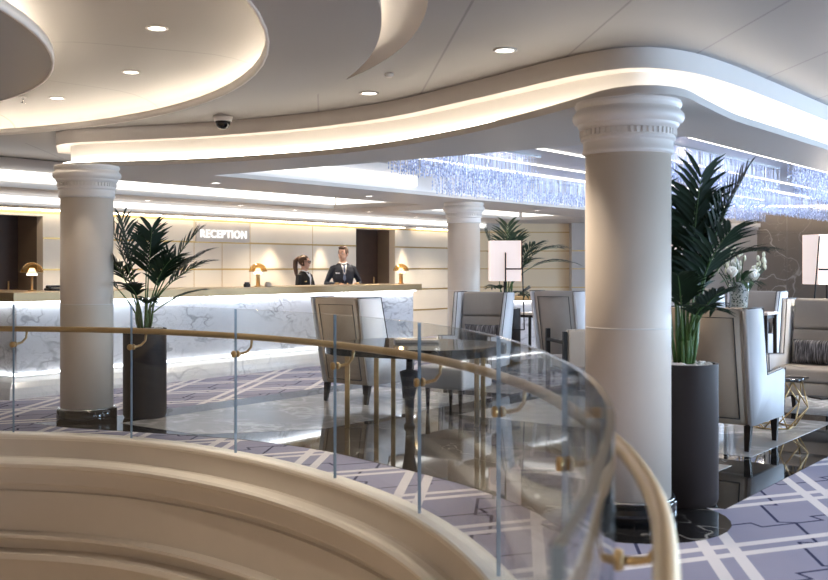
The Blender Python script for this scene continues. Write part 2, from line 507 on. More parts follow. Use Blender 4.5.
# ---- the low lounge soffit with its curved light cove
edge = [Vector((x, y, 0)) for x, y in ((-5.9, 17.6), (-4.6, 13.6), (-3.62, 10.45), (-3.42, 9.95), (-3.05, 9.74), (-2.46, 9.6), (-1.85, 9.38), (-1.2, 9.03), (-.6, 8.60), (-.11, 8.07),
        (.40, 7.30), (.76, 6.56), (.95, 6.10), (1.08, 5.76), (1.27, 5.62), (1.50, 5.74), (1.71, 6.08))]
edge += [SP(s, -8.03) for s in (.2, .9, 1.8, 3, 5, 8, 12, 16)]
E0 = resample(spline(edge, 10), .12)
K2s0, K2p0, K2p1 = .75, -7.45, -2.3
def poly2(pts): return [(p.x, p.y) for p in pts]
def soffit_piece(E):
    return poly2(list(E) + [SP(16, K2p0), SP(K2s0, K2p0), SP(K2s0 + .1, -4.6), SP(K2s0 + .1, K2p1), SP(16, K2p1), SP(16, -1.0), SP(K2s0, -1.0)])
iL = min(range(len(E0)), key=lambda i: abs((E0[i] - C0).dot(BX) + 1.0) + (100 if i > len(E0) // 2 else 0))
E = E0[iL:]
fedge = [Vector((x, y, 0)) for x, y in ((-5.9, 17.6), (-4.6, 13.6), (-3.62, 10.45), (-3.42, 9.95), (-3.05, 9.74), (-2.46, 9.55), (-1.85, 9.32), (-1.2, 8.97), (-.6, 8.54), (-.11, 8.04),
        (.30, 7.44), (.60, 6.98), (.88, 6.54), (1.12, 6.24), (1.36, 6.12), (1.68, 6.27), (2.05, 6.66))]
fedge += [SP(s, -8.03) for s in (.9, 1.8, 3, 5, 8, 12, 16)]
F0 = resample(spline(fedge, 10), .12)
jL = min(range(len(F0)), key=lambda i: abs((F0[i] - C0).dot(BX) + 1.0) + (100 if i > len(F0) // 2 else 0))
Ei = offset(F0, .14)[jL:]
m = MB().prism(soffit_piece(E), Z_SO, Z_SO + .045, smooth=True)
struct(autosmooth(m.build('ceiling_soffit', soffitm), 50), 'low soffit over the lounge and its columns')
m = MB().prism(soffit_piece(F0[jL:]), 2.635, Z_UP + .02, smooth=True)
struct(autosmooth(m.build('trim_3', capm), 50), 'curved cream fascia above the cove')
m = MB().prism(soffit_piece(Ei), Z_SO + .045, 2.635, smooth=True)
struct(autosmooth(m.build('trim_4', white), 50), 'set-back cove wall')
ledE = [Vector((p.x, p.y, Z_SO + .058)) for p in offset(F0, .075)[jL:]]
strip('cove_light', 'long curved warm light strip hidden behind the lounge ceiling lip', ledE, .022, 0, ledwarm)
def rect(s0, s1, p0, p1): return poly2([SP(s0, p0), SP(s1, p0), SP(s1, p1), SP(s0, p1)])
m = MB()
m.prism(rect(6.2, 7.4, -.999, .8), Z_SO, 2.75)
m.prism(rect(11.5, 16, -.999, .8), Z_SO, 2.75)
m.prism(rect(7.4, 11.5, .5, .8), Z_SO, 2.75)
m.prism(rect(-7, 16, .8, 1.75), Z_SO, 2.75)
struct(m.build('ceiling_coffer', soffitm), 'flat soffits between the lit coffers')
m = MB().prism(rect(-7, 16, 1.75, 3.4), 2.25, 2.75)
struct(m.build('ceiling_bulkhead', soffitm), 'lower bulkhead along the reception wall')
m = MB().prism(rect(.8, 15, -8.0 + .56, -2.31), Z_UP - .012, Z_UP - .002)
struct(m.build('ceiling_lounge', flat('lounge_ceiling_paint', (.42, .40, .42), .3, var=.03)), 'grey ceiling above the chandeliers')
# lit faces of the coffers: long light panels, each on its own wall
def panel(label, s0, p0, s1, p1, z0, z1, n, th=.02):
    a, b = SP(s0, p0), SP(s1, p1)
    d = (b - a); L = d.length; rz = math.atan2(d.y, d.x)
    o = MB().box((0, -th, z0), (L, 0, z1)).build('light_panel', bandlit)
    o.location = (a.x, a.y, 0); o.rotation_euler = (0, 0, rz)
    return tag(o, label, 'cove light', 'long white coffer lights')
panel('long white light band over the reception counter', 6.18, .79, -6.5, .79, 2.47, 2.60, 0, -.02)
panel('short white light band closing the counter coffer in front of the middle column', 6.19, .75, 6.19, -.95, 2.47, 2.60, 0, -.02)
panel('lowest white light band along the top of the reception wall', 12.1, 1.74, -6.5, 1.74, 2.29, 2.37, 0, -.02)
panel('broad white light band edging the chandelier coffer beside the column line', 4.3, -2.31, .9, -2.31, 2.50, 2.63, 0, -.02)
panel('white light band of the far coffer beyond the middle column', 11.4, .49, 7.5, .49, 2.47, 2.60, 0, -.02)
panel('end light band of the far coffer above the yellow wall', 11.49, .45, 11.49, -.9, 2.47, 2.60, 0, -.02)
# slim linear lights on the lounge ceiling
for k, (p, lab) in enumerate(((-3.05, 'slim ceiling light line next to the broad white band'), (-3.75, 'slim ceiling light line above the longest near chandelier'), (-4.7, 'slim ceiling light line left of the near column'), (-5.35, 'slim ceiling light line just behind the near column capital'), (-6.45, 'slim ceiling light line above the palm by the near column'))):
    a = SP(1.0, p); o = MB().box((0, -.018, 0), (12.5, .018, .012)).build('ceiling_light', ledbar); o.location = (a.x, a.y, Z_UP - .0245); o.rotation_euler = (0, 0, RZ_A)
    tag(o, lab, 'ceiling light', 'slim linear ceiling lights')
a = SP(.85, -7.46); o = MB().box((0, 0, 0), (12, .02, .02)).build('ceiling_light', ledbar); o.location = (a.x, a.y, Z_SO - .001); o.rotation_euler = (0, 0, RZ_A)
tag(o, 'slim bright light line along the soffit edge on the right of the near column', 'ceiling light', 'slim linear ceiling lights')
def tOf(u, p):          # s where the line p meets image column u
    k = (u - 414) / 1030
    b = C0 + BX * p
    return (k * b.y - b.x) / (AX.x - k * AX.y)
# recessed downlights
def downlight(x, y, z, lab, power=25, col=(1, .86, .70), size=75, r=.055):
    t = thing('downlight', lab, 'ceiling light', (x, y, z), 0, 'recessed downlights')
    MB().ring((0, 0), r, r + .018, -.006, .0, 24).build('trim_ring', capm, t)
    MB().lathe([(0.001, -.003), (r, -.003)], 24).build('lens', lampglow, t)
    if power:
        l = bpy.data.lights.new('downlight_lamp', 'SPOT'); l.energy = power; l.color = col; l.spot_size = math.radians(size); l.spot_blend = .7; l.shadow_soft_size = .05
        lo = bpy.data.objects.new('downlight_lamp', l); COL.objects.link(lo); lo.parent = t; lo.location = (0, 0, -.02)
    return t
def on_plane(u, v, z): 
    Y = (z - 1.45) * 1030 / (267 - v); return ((u - 414) / 1030 * Y, Y)
for (u, v, z, lab) in ((157, 28, 3.0, 'largest downlight, nearest in the lit round recess'), (131, 72, 3.0, 'middle downlight of the three in the lit round recess'), (57, 98, 3.0, 'farthest downlight in the lit round recess'),
                       (505, 50, Z_UP, 'round downlight in the grey ceiling left of the near column'), (369, 93, Z_UP, 'round downlight in the grey ceiling above the curved cove'), (11, 158, Z_UP, 'small downlight in the ceiling left of the far left column')):
    x, y = on_plane(u, v, z); downlight(x, y, z, lab, 14 if u == 57 else 100)
for s, lab, pw in ((.6, 'small downlight over the dark left doorway', 0), (2.6, 'small downlight over the reception wall behind the left palm', 10), (5.0, 'small downlight over the reception sign', 0), (279, 'small downlight over the wall left of the woman', 75), (329, 'small downlight over the wall between the woman and the man', 75), (9.7, 'small downlight in front of the dark door', 0), (411, 'small downlight over the wall right of the dark door', 75)):
    if s > 100: s = tOf(s, 2.18)
    q = SP(s, 2.18); downlight(q.x, q.y, 2.25, lab, pw, (1, .86, .66), 56, .035)
strip('cove_light', 'warm light strip grazing down the reception wall left of the dark door', [SP(.55, 2.30, 2.238), SP(10.0, 2.30, 2.238)], .02, 0, ledwall)
strip('cove_light', 'warm light strip grazing down the wall right of the dark door', [SP(10.4, 2.30, 2.238), SP(12.1, 2.30, 2.238)], .02, 0, ledwall)
for s, p, lab in ((1.5, 1.3, 'small downlight over the staff side behind the left lamp'), (4.6, 1.3, 'small downlight over the staff side in front of the sign'), (7.2, .9, 'small downlight above the man in uniform'), (3.0, 1.5, 'small added downlight filling the wall behind the left palm'), (6.0, 1.5, 'small added downlight filling the wall by the second lamp'), (9.2, 1.4, 'small added downlight filling the wall before the dark door'), (10.8, 1.4, 'small added downlight filling the wall past the right end of the counter'), (1.5, -1.6, 'downlight in the soffit beside the left column'), (4.2, -1.6, 'downlight in the soffit halfway between the left and middle columns'), (8.6, -1.6, 'downlight in the soffit beyond the middle column'),  # some staff side downlights are added to fill the reception wall
                  (2.0, -4.95, 'unseen downlight added in the chandelier ceiling beyond the black table'), (2.0, -6.7, 'unseen downlight added in the chandelier ceiling behind the near column'), (4.7, -7.75, 'unseen downlight added under the right soffit beyond the tan chair'), (6.4, -7.75, 'unseen downlight added under the right soffit above the cushioned chair')):  # chandelier ceiling and right soffit downlights are added out of view
    q = SP(s, p); downlight(q.x, q.y, Z_UP - .0125 if s == 2.0 else Z_SO, lab, 105, (1, .86, .68), 120, .045)
for x, y, lab in ((-3.6, 2.6, 'unseen downlight added over the opening, left of the camera'), (-1.6, 1.2, 'unseen downlight added over the opening, close to the camera'), (-5.2, 1.0, 'unseen downlight added over the opening, farthest left'), (1.6, 3.4, 'unseen downlight added over the carpet beside the near column'), (3.4, 5.6, 'unseen downlight added over the carpet at the right'), (3.2, 2.2, 'unseen downlight added over the carpet behind the near column')):  # downlights added out of view for more light from above
    downlight(x, y, 3.0 if math.hypot(x - CC[0], y - CC[1]) < 5.3 and math.hypot(x - CC[0], y - CC[1]) > 4 else Z_UP, lab, 290 if x < 0 else 95, (1, .86, .70) if x < 0 else (1, .92, .84), 120)
# lounge ambience: lamps of the chandeliers are below with them
# sprinkler, smoke detector, dome camera
x, y = on_plane(23, 97, 3.0)
t = thing('sprinkler_head', 'small white sprinkler head in the round recess', 'sprinkler', (x, y, 3.0))
MB().lathe([(.03, -.008), (.03, 0)], 16).build('escutcheon', white, t); MB().lathe([(.008, -.05), (.01, -.008)], 10).lathe([(.001, -.056), (.022, -.052), (.022, -.05), (.001, -.048)], 12).build('deflector', steel, t)
x, y = on_plane(389, 74, Z_UP)
t = thing('smoke_detector', 'tiny white detector on the grey ceiling by the cream crescent', 'smoke detector', (x, y, Z_UP))
MB().lathe([(.018, -.022), (.03, -.012), (.032, 0)], 16).build('housing', white, t)
t = thing('dome_camera', 'black dome security camera on the ceiling above the curved cove', 'security camera', (-1.66, 8.95, Z_UP))
MB().lathe([(.075, -.045), (.085, -.02), (.085, 0)], 24).build('mount_ring', capm, t)
MB().lathe([(.001, -.115), (.03, -.108), (.05, -.092), (.064, -.07), (.068, -.045)], 24).build('dome', blackgl, t)

# ================================================================== CURB, GLASS, RAIL
G = [(-9.2, 5.6), (-7.8, 7.3), (-6.2, 8.45), (-4.8, 8.9), (-3.43, 8.85), (-2.36, 8.56), (-1.35, 7.86), (-.547, 6.95), (.035, 5.93), (.384, 4.76), (.51, 3.47), (.465, 2.48), (.29, 1.62), (.12, 1.05), (-.06, .62)]
GL = resample(spline([Vector((x, y, 0)) for x, y in G], 12), .06)
# the void lies to the right of the walking direction
prof = [(-.075, -.30), (-.075, .022), (-.068, .03), (.055, .03), (.068, .022), (.070, .004), (.055, -.008), (.050, -.02), (.050, -.165),
        (.075, -.172), (.110, -.178), (.140, -.190), (.154, -.208), (.148, -.230), (.125, -.246), (.095, -.254), (.088, -.268), (.084, -.30), (.082, -.385), (.070, -.398), (.020, -.405), (.018, -.455), (.046, -.463),
        (.046, -.60), (.040, -.80), (.080, -.808), (.112, -.822), (.116, -.845), (.095, -.862), (.020, -.872), (.018, -.955), (.050, -.960), (.13, -.975), (.14, -1.02), (.05, -1.04), (.045, -3.2), (-.075, -3.2)]
N2 = normals2(GL)
def sweep(prof_, mis):
    m = MB(); k = len(prof_)
    vs = [GL[i] + N2[i] * (-o) + Vector((0, 0, z)) for i in range(len(GL)) for (o, z) in prof_]
    fs = []
    for i in range(len(GL) - 1):
        for j in range(k):
            j2 = (j + 1) % k
            fs.append((i * k + j, (i + 1) * k + j, (i + 1) * k + j2, i * k + j2))
    m.add(vs, fs, 0, True)
    m.mi = [mis(j) for i in range(len(GL) - 1) for j in range(k)]
    return m
m = sweep(prof, lambda j: 1 if (j < 7 or 9 <= j <= 14) else 0)
o = m.build('trim_5', [curbm, curbw]); autosmooth(o, 28); struct(o, 'curved cream moulded edge of the opening')
# glass panels
seg = [(-6.9, 8.0), (-5.75, 8.66), (-4.6, 8.92), (-3.43, 8.85), (-2.36, 8.56), (-1.35, 7.86), (-.547, 6.95), (.035, 5.93), (.384, 4.76), (.51, 3.47), (.45, 2.35), (.16, 1.18)]
idx = [min(range(len(GL)), key=lambda i: (GL[i] - Vector((x, y, 0))).length) for x, y in seg]
bal = thing('glass_balustrade', 'curved clear glass balustrade standing on the cream edge of the opening', 'balustrade')
T = .009
for a, b in zip(idx, idx[1:]):
    pts = GL[a:b + 1]; nn = N2[a:b + 1]
    d0 = (pts[1] - pts[0]).normalized() * .004; d1 = (pts[-2] - pts[-1]).normalized() * .004
    pts = [pts[0] + d0] + pts[1:-1] + [pts[-1] + d1]
    m = MB(); vs = []; k = len(pts)
    for p, n in zip(pts, nn):
        for off, z in ((-T, .015), (T, .015), (T, 1.13), (-T, 1.13)):
            vs.append(p + n * off + Vector((0, 0, z)))
    fs, mi = [], []
    for i in range(k - 1):
        for j in range(4):
            j2 = (j + 1) % 4
            fs.append((i * 4 + j, i * 4 + j2, (i + 1) * 4 + j2, (i + 1) * 4 + j)); mi.append(2 if j in (0, 2) else 0)
    fs += [(0, 3, 2, 1), ((k - 1) * 4, (k - 1) * 4 + 1, (k - 1) * 4 + 2, (k - 1) * 4 + 3)]; mi += [1, 1]
    m.add(vs, fs, 0, True); m.mi = mi
    o = m.build('glass_panel', [glass, glassedge, glasstop], bal); autosmooth(o, 40)
# handrail on the deck side
rail = thing('handrail', 'long curved brass handrail following the glass balustrade', 'handrail')
RO = .105
RL = [p + n * RO + Vector((0, 0, .912)) for p, n in zip(GL, N2)]
RL = RL[idx[0]:]
MB().tube(RL, .0245, 16).build('rail', gold, rail)
for k, i in enumerate(idx[1:-1]):
    p, n = GL[i], N2[i]
    d = (GL[i + 1] - GL[i - 1]).normalized()
    q = p + Vector((0, 0, .785))
    br = MB().tube([q + n * .01, q + n * .05 + d * .005, q + n * .085 + d * .03 + Vector((0, 0, .012)), q + n * .103 + d * .06 + Vector((0, 0, .05)), q + n * RO + d * .065 + Vector((0, 0, .105))], [.011, .011, .010, .009, .010], 10).build('bracket', gold, rail)
    M = Matrix.Translation(q) @ n.to_track_quat('Z', 'Y').to_matrix().to_4x4()
    MB().lathe([(.024, -.028), (.026, -.02), (.026, -.010)], 16, M=M).lathe([(.026, .010), (.026, .02), (.022, .03)], 16, M=M).build('clamp_knob', gold, br)

# ================================================================== FLOOR
deck = [(p.x, p.y) for p in offset(GL, .07)]
floor_poly = deck + [(-.06, -4.5), (15, -4.5), (15, 33), (-14, 33), (-14, 5.6)]
struct(MB().prism(floor_poly, -.12, 0).build('floor', carpet), 'lavender carpet with a white and navy lattice')
struct(MB().prism([(-14, -5), (3, -5), (3, 11), (-14, 11)], -3.3, -3.2).build('floor_lower', flat('bounce_floor', (.55, .45, .35), .4)))  # unseen lower floor added to bounce light up
# black marble field between the column lines, with a curved front
LP, RP = -2.05, -8.14      # p of its long edges
front = spline([Vector((-3.55, 9.55, 0)), Vector((-3.1, 9.28, 0)), Vector((-2.12, 8.93, 0)), Vector((-1.4, 8.62, 0)), Vector((-.75, 8.16, 0)), Vector((-.256, 7.60, 0)), Vector((.05, 7.23, 0)), Vector((.36, 6.80, 0)), Vector((.68, 6.18, 0)), Vector((.80, 5.75, 0))], 6)
pad = [Vector((1.25 + .56 * math.cos(a), 5.95 + .56 * math.sin(a), 0)) for a in [math.radians(x) for x in range(195, 395, 12)]]
field = [(p.x, p.y) for p in front + pad] + [tuple(SP(-.35, RP - .03).xy), tuple(SP(17, RP - .03).xy), tuple(SP(17, LP).xy), tuple(SP(-.6, LP - .0).xy)]
struct(MB().prism(field, 0, .003).build('floor_field', marbleb), 'polished black marble field')
m = MB()
def light(s0, s1, p0, p1): m.prism(rect(s0, s1, p0, p1), .003, .0045)
m.prism(poly2([SP(-.45, -2.48), SP(3.25, -2.48), SP(3.25, -4.2), SP(.42, -4.2), SP(-.45, -3.55)]), .003, .0045)
for s0, s1 in ((3.6, 5.7), (6.05, 8.6), (8.95, 12)):
    light(s0, s1, LP - .43, LP - 2.15)
for s0, s1 in ((-.1, .98), (1.4, 3.6), (4.0, 6.3), (6.7, 10)):
    light(s0, s1, RP + .42, RP + 1.35)
for s0, s1 in ((1.9, 3.9), (4.3, 6.4), (6.8, 10)):
    light(s0, s1, LP - 2.6, RP + 1.8)
struct(m.build('floor_inlay', marblel), 'pale grey marble panels set in the black field')

# ================================================================== WALLS
WP = 2.4
def wallbox(mb, s0, s1, p0, p1, z0, z1, mi=0):
    mb.prism(rect(s0, s1, p0, p1), z0, z1, mi)
sA0, sD0, sD1, sEnd = tOf(43, WP), tOf(356, WP), tOf(395, WP), 12.2
m = MB()
for (a, b) in ((sA0, sD0), (sD1, sEnd)):
    wallbox(m, a, b, WP, WP + .15, 0, 2.25)
wallbox(m, -2.0, sA0, WP, WP + .15, 2.16, 2.25); wallbox(m, sD0, sD1, WP, WP + .15, 2.19, 2.25)
wallbox(m, -7, -2.0, WP, WP + .15, 0, 2.25)
wl = struct(m.build('wall_left', wallp), 'panelled reception wall with brass lines')
m = MB()
for (a, b) in ((sA0, sD0), (sD1, sEnd)):
    for z in (1.84, 1.40, .98, .55):
        wallbox(m, a, b, WP - .006, WP, z, z + .026)
    wallbox(m, a, b, WP - .012, WP, 2.195, 2.225)
wallbox(m, -2.0, sA0, WP - .012, WP, 2.195, 2.225); wallbox(m, sD0, sD1, WP - .012, WP, 2.195, 2.225)
m.build('brass_line', goldp, wl)
m = MB()
for s in (tOf(194, WP), tOf(222, WP), tOf(250, WP), 2.9, 7.4):
    wallbox(m, s - .004, s + .004, WP - .004, WP, .56, 2.195 if s != tOf(222, WP) else 1.84)
m.build('panel_joint', goldp, wl)
# niches with dark doors
m = MB()
wallbox(m, sA0 - .001, sA0 + .06, WP + .15, WP + .75, 0, 2.2); wallbox(m, sD1, sD1 + .06, WP + .15, WP + .6, 0, 2.2)
wallbox(m, -2.1, -2.0, WP + .15, WP + .75, 0, 2.2); wallbox(m, sD0 - .06, sD0, WP + .15, WP + .6, 0, 2.2)
struct(m.build('wall_niche', flat('niche_brown', (.20, .145, .10), .5)), 'brown returns of the door niches')
for k, (a, b, dp) in enumerate(((-2.0, sA0, .62), (sD0, sD1, .45))):
    m = MB(); wallbox(m, a, b, WP + dp, WP + dp + .06, 0, 2.2)
    d = struct(m.build('door_%d' % (k + 1), doorwood), 'dark brown wooden door in its niche')
    h = MB(); q = SP(b - .18, WP + dp - .05); h.tube([q + Vector((0, 0, .95)), q + Vector((0, 0, 1.25))], .012, 8); h.build('handle', gold, d)
# sign
t = thing('reception_sign', 'RECEPTION sign of glowing white letters on a raised wall panel', 'sign')
sa, sb = tOf(194, WP) + .03, tOf(250, WP) - .03
m = MB(); wallbox(m, sa, sb, WP - .02, WP, 1.86, 2.18); m.build('sign_panel', flat('sign_panel', (.62, .56, .50), .5), t)
cu = bpy.data.curves.new('letters', 'FONT'); cu.body = 'RECEPTION'; cu.size = .178; cu.extrude = .008; cu.align_x = 'CENTER'; cu.align_y = 'CENTER'; cu.space_character = 1.12; cu.offset = .0045
to = bpy.data.objects.new('letters_tmp', cu); COL.objects.link(to)
dg = bpy.context.evaluated_depsgraph_get(); me = bpy.data.meshes.new_from_object(to.evaluated_get(dg)); bpy.data.objects.remove(to)
me.materials.clear(); me.materials.append(signm)
lo = bpy.data.objects.new('letters', me); COL.objects.link(lo); lo.parent = t
q = SP((sa + sb) / 2, WP - .032); lo.location = (q.x, q.y, 1.985); lo.rotation_euler = (PI / 2, 0, RZ_A)
# back walls
wb = struct(MB().box((SP(sEnd, WP).x - .02, SP(sEnd, WP).y, 0), (3.4, SP(sEnd, WP).y + .15, 2.45)).build('wall_back', wally), 'honey coloured panelled wall')
y0 = SP(sEnd, WP).y
m = MB()
for z in (2.20, 1.79, 1.40, 1.0, .6): m.box((SP(sEnd, WP).x, y0 - .008, z), (3.4, y0, z + .02))
m.build('brass_line', goldp, wb)
strip('cove_light', 'warm light strip added to brighten the honey coloured back wall', [(.7, y0 - .22, 2.745), (3.3, y0 - .22, 2.745)], .03, 0, ledwall)  # strip added because the back wall gets too little light
wg = struct(MB().box((3.4, y0 - .35, 0), (5.2, y0 + .15, 2.45)).build('wall_back.001', wallg), 'grey panelled pier')
m = MB()
for z in (1.79, 1.40, 1.0): m.box((3.4, y0 - .36, z), (5.2, y0 - .35, z + .02))
m.build('brass_line', goldp, wg)
wr = struct(MB().box((6.1, 22.3, 0), (7.43, 22.45, 2.75)).build('wall_right', flat('wall_greige', (.52, .46, .41), .5)), 'greige pier with a crown moulding')
MB().box((6.08, 22.2, 2.31), (7.47, 22.3, 2.39)).box((6.1, 22.25, 2.25), (7.44, 22.3, 2.31)).build('crown_moulding', capm, wr)
wm = struct(MB().box((7.43, 22.4, 0), (15, 22.6, 2.75)).build('wall_right.001', marblebr), 'brown veined marble wall')
strip('cove_light', 'light strip added to brighten the brown marble wall', [(6.3, 21.95, 2.745), (14, 21.95, 2.745)], .03, 0, ledstone)  # wash light added to lift the dark marble wall
m = MB()
for x in (8.1, 9.4, 10.7, 12.0): m.box((x, 22.394, 0), (x + .02, 22.4, 2.75))
m.box((7.43, 22.392, 2.2), (15, 22.4, 2.212)); m.build('joint_line', flat('taupe_joint', (.30, .25, .20), .4), wm)

# daylight fill: windows added out of view to the right of the carpet
WX = 8.0
m = MB().box((WX, -4.5, 0), (WX + .2, 18.9, .55)).box((WX, -4.5, 2.25), (WX + .2, 18.9, 2.76))
ys = [-4.5, -.9, 2.7, 6.3, 9.9, 13.5, 17.1]
for y in ys: m.box((WX, y, .55), (WX + .2, y + .5, 2.25))
m.box((WX, 17.6, .55), (WX + .2, 18.9, 2.25))
struct(m.build('wall_right.002', white), 'unseen side wall with a row of windows added for fill')
for k, (y0_, y1_) in enumerate(zip([y + .5 for y in ys], ys[1:])):
    wf = MB()
    for lo, hi in (((WX + .07, y0_, .55), (WX + .13, y0_ + .05, 2.25)), ((WX + .07, y1_ - .05, .55), (WX + .13, y1_, 2.25)), ((WX + .07, y0_, .55), (WX + .13, y1_, .60)), ((WX + .07, y0_, 2.20), (WX + .13, y1_, 2.25)), ((WX + .07, (y0_ + y1_) / 2 - .025, .55), (WX + .13, (y0_ + y1_) / 2 + .025, 2.25))):
        wf.box(lo, hi)
    wo = struct(wf.build('window_%d' % (k + 1), white), 'unseen window frame added for bluish fill')
    MB().box((WX + .095, y0_, .56), (WX + .105, y1_, 2.24)).build('pane', glass, wo)
    l = bpy.data.lights.new('daylight', 'AREA'); l.shape = 'RECTANGLE'; l.size = y1_ - y0_; l.size_y = 1.65; l.energy = DAY_FILL; l.color = (.56, .75, 1.0)  # area lamp added outside each window for bluish fill
    lo = bpy.data.objects.new('daylight', l); COL.objects.link(lo); lo.location = (WX + .3, (y0_ + y1_) / 2, 1.4); lo.rotation_euler = (0, PI / 2, 0)
# ================================================================== COLUMNS
def column(x, y, lab, sc=1.0):
    t = thing('column', lab, 'column', (x, y, 0), 0, kind='thing')
    MB().lathe([(.272, 0), (.275, .01), (.275, .115), (.268, .125)], 48).build('base', blackgl, t)
    MB().lathe([(.262, .125), (.262, .133), (.245, .136)], 48).build('base_ring', steel, t)
    sh = MB().lathe([(.240, .12), (.240, 2.105)], 64)
    sh.build('shaft', cream, t)
    j = MB()
    j.lathe([(.2405, 1.098), (.2415, 1.100), (.2415, 1.104), (.2405, 1.106)], 64)
    j.build('shaft_joint', capm, t)
    prof = [(.243, 2.095), (.252, 2.100), (.258, 2.108), (.258, 2.120), (.252, 2.128), (.252, 2.170), (.258, 2.176), (.266, 2.182), (.266, 2.192), (.260, 2.198), (.260, 2.238), (.266, 2.242), (.276, 2.250), (.284, 2.262), (.284, 2.270), (.290, 2.275),
            (.305, 2.285), (.313, 2.305), (.311, 2.325), (.300, 2.340), (.292, 2.346), (.288, 2.358), (.294, 2.366), (.300, 2.378), (.300, 2.388), (.294, 2.392), (.294, 2.40)]
    cp = MB().lathe(prof, 64).build('capital', capm, t); autosmooth(cp, 40)
    d = MB()
    for k in range(52):
        a = 2 * PI * k / 52
        d.box((.258, -.0085, 2.203), (.272, .0085, 2.236), M=Matrix.Rotation(a, 4, 'Z'))
    d.build('dentil_band', capm, cp)
    t.scale = (sc, sc, 1)
    return t
column(1.242, 5.98, 'large cream round column nearest the camera beside the tall planter', 1.02)
column(-3.086, 9.72, 'cream round column on the far left in front of the reception counter')
column(.74, 15.3, 'cream round column in the middle distance behind the armchair with the floor lamp')

# ================================================================== RECEPTION COUNTER
t = thing('reception_counter', 'long white marble reception counter with bronze top', 'reception counter')
LC = 7.35
m = MB(); m.prism(poly2([SP(.06, .06), SP(LC, .06), SP(LC, .75), SP(.75, .75), SP(.75, 2.36), SP(.06, 2.36)]), .0, 1.05)
m.build('marble_front', marblew, t)
m = MB(); m.prism(poly2([SP(-.03, -.03), SP(LC + .12, -.03), SP(LC + .12, .80), SP(.80, .80), SP(.80, 2.36), SP(-.03, 2.36)]), 1.062, 1.165)
m.build('bronze_top', bronze, t)
m = MB()
def plp(o): return [SP(-o, -o), SP(LC, -o), SP(LC, .059), SP(.059, .059), SP(.059, 2.36), SP(-o, 2.36)]
vs = [(v.x, v.y, z) for o, z in ((.15, 0), (.15, .05), (.135, .12), (.10, .18), (.05, .22), (.0, .235)) for v in plp(o)]
m.add(vs, [(k * 6 + i, k * 6 + (i + 1) % 6, k * 6 + 6 + (i + 1) % 6, k * 6 + 6 + i) for k in range(5) for i in range(6)])
m.add([vs[30 + i] for i in range(6)], [(0, 1, 2, 3), (0, 3, 4, 5)])
pl = m.build('marble_plinth', marble('lit_marble', (.90, .90, .90), (.60, .61, .63), 1.2, .028, .14, second=(.84, .85, .86), seed=6.1, rot=.9), t)  # plinth marble made paler to paint in its glow
m = MB(); m.prism(rect(.02, LC, .0, .05), 1.05, 1.0615); m.prism(rect(.0, .05, .05, 2.3), 1.05, 1.0615)
m.build('light_strip', emit('counter_strip', (.93, .96, 1.0), 9), t)
m = MB(); m.prism(rect(.02, LC, .035, .055), .238, .258); m.prism(rect(.035, .055, .055, 2.3), .238, .258)
m.build('plinth_light', emit('plinth_strip', (.96, .97, 1.0), 5), t)

def dome_lamp(s, p, lab, power=5, sr=.018):
    q = SP(s, p)
    t = thing('table_lamp', lab, 'table lamp', (q.x, q.y, 1.1655), 0, 'dome lamps on the reception counter')
    MB().lathe([(.05, 0), (.05, .012), (sr, .016), (sr, .17), (.03, .18), (.03, .19), (.001, .19)], 24).build('stem', gold, t)
    MB().lathe([(.062, .185), (.060, .20), (.030, .262), (.028, .27), (.001, .272)], 24).build('diffuser', emit('lamp_diffuser_' + str(int(s * 10)), (1, .90, .72), 3.0), t)
    pr = [(.130 * math.cos(a), .222 + .118 * math.sin(a)) for a in [math.radians(x) for x in (0, 12, 24, 36, 48, 60, 72, 82)]] + [(.001, .3405)]
    MB().lathe(pr, 32).build('glass_dome', amber, t)
    MB().ring((0, 0), .127, .134, .216, .226, 32).build('dome_rim', gold, t)
    l = bpy.data.lights.new('lamp_bulb', 'POINT'); l.energy = power; l.color = (1, .8, .55); l.shadow_soft_size = .03
    lo = bpy.data.objects.new('lamp_bulb', l); COL.objects.link(lo); lo.parent = t; lo.location = (0, 0, .30)
dome_lamp(tOf(32, .55), .55, 'amber glass dome lamp at the left end of the counter by the dark doorway', sr=.014)
dome_lamp(tOf(258, .42), .42, 'amber glass dome lamp on the counter under the reception sign', sr=.032)
dome_lamp(tOf(401, .36), .36, 'amber glass dome lamp at the right end of the counter past the man', sr=.034)
q = SP(tOf(54, .6), .6)
t = thing('telephone', 'small black telephone on the counter beside the left column', 'telephone', (q.x, q.y, 1.1655), RZ_A)
MB().bbox((-.09, -.08, 0), (.09, .08, .03), .012).build('base', plastic, t); MB().bbox((-.1, -.03, .035), (.1, .03, .065), .014).bbox((-.1, -.03, .028), (-.05, .03, .06), .01).build('handset', plastic, t)
q = SP(tOf(262, .2), .2)
for k, (u, lab) in enumerate(((247, 'small dark payment terminal on the counter left of the second dome lamp'), (268, 'small pale card holder on the counter right of the second dome lamp'))):
    q = SP(tOf(u, .3), .3)
    o = MB().bbox((-.045, -.03, 0), (.045, .03, .05), .01).bbox((-.035, -.02, .03), (.035, .02, .07), .008).build('payment_terminal' if k == 0 else 'card_holder', plastic if k == 0 else pinktop)
    o.location = (q.x, q.y, 1.1655); o.rotation_euler = (0, 0, RZ_A); tag(o, lab, 'payment terminal' if k == 0 else 'card holder')

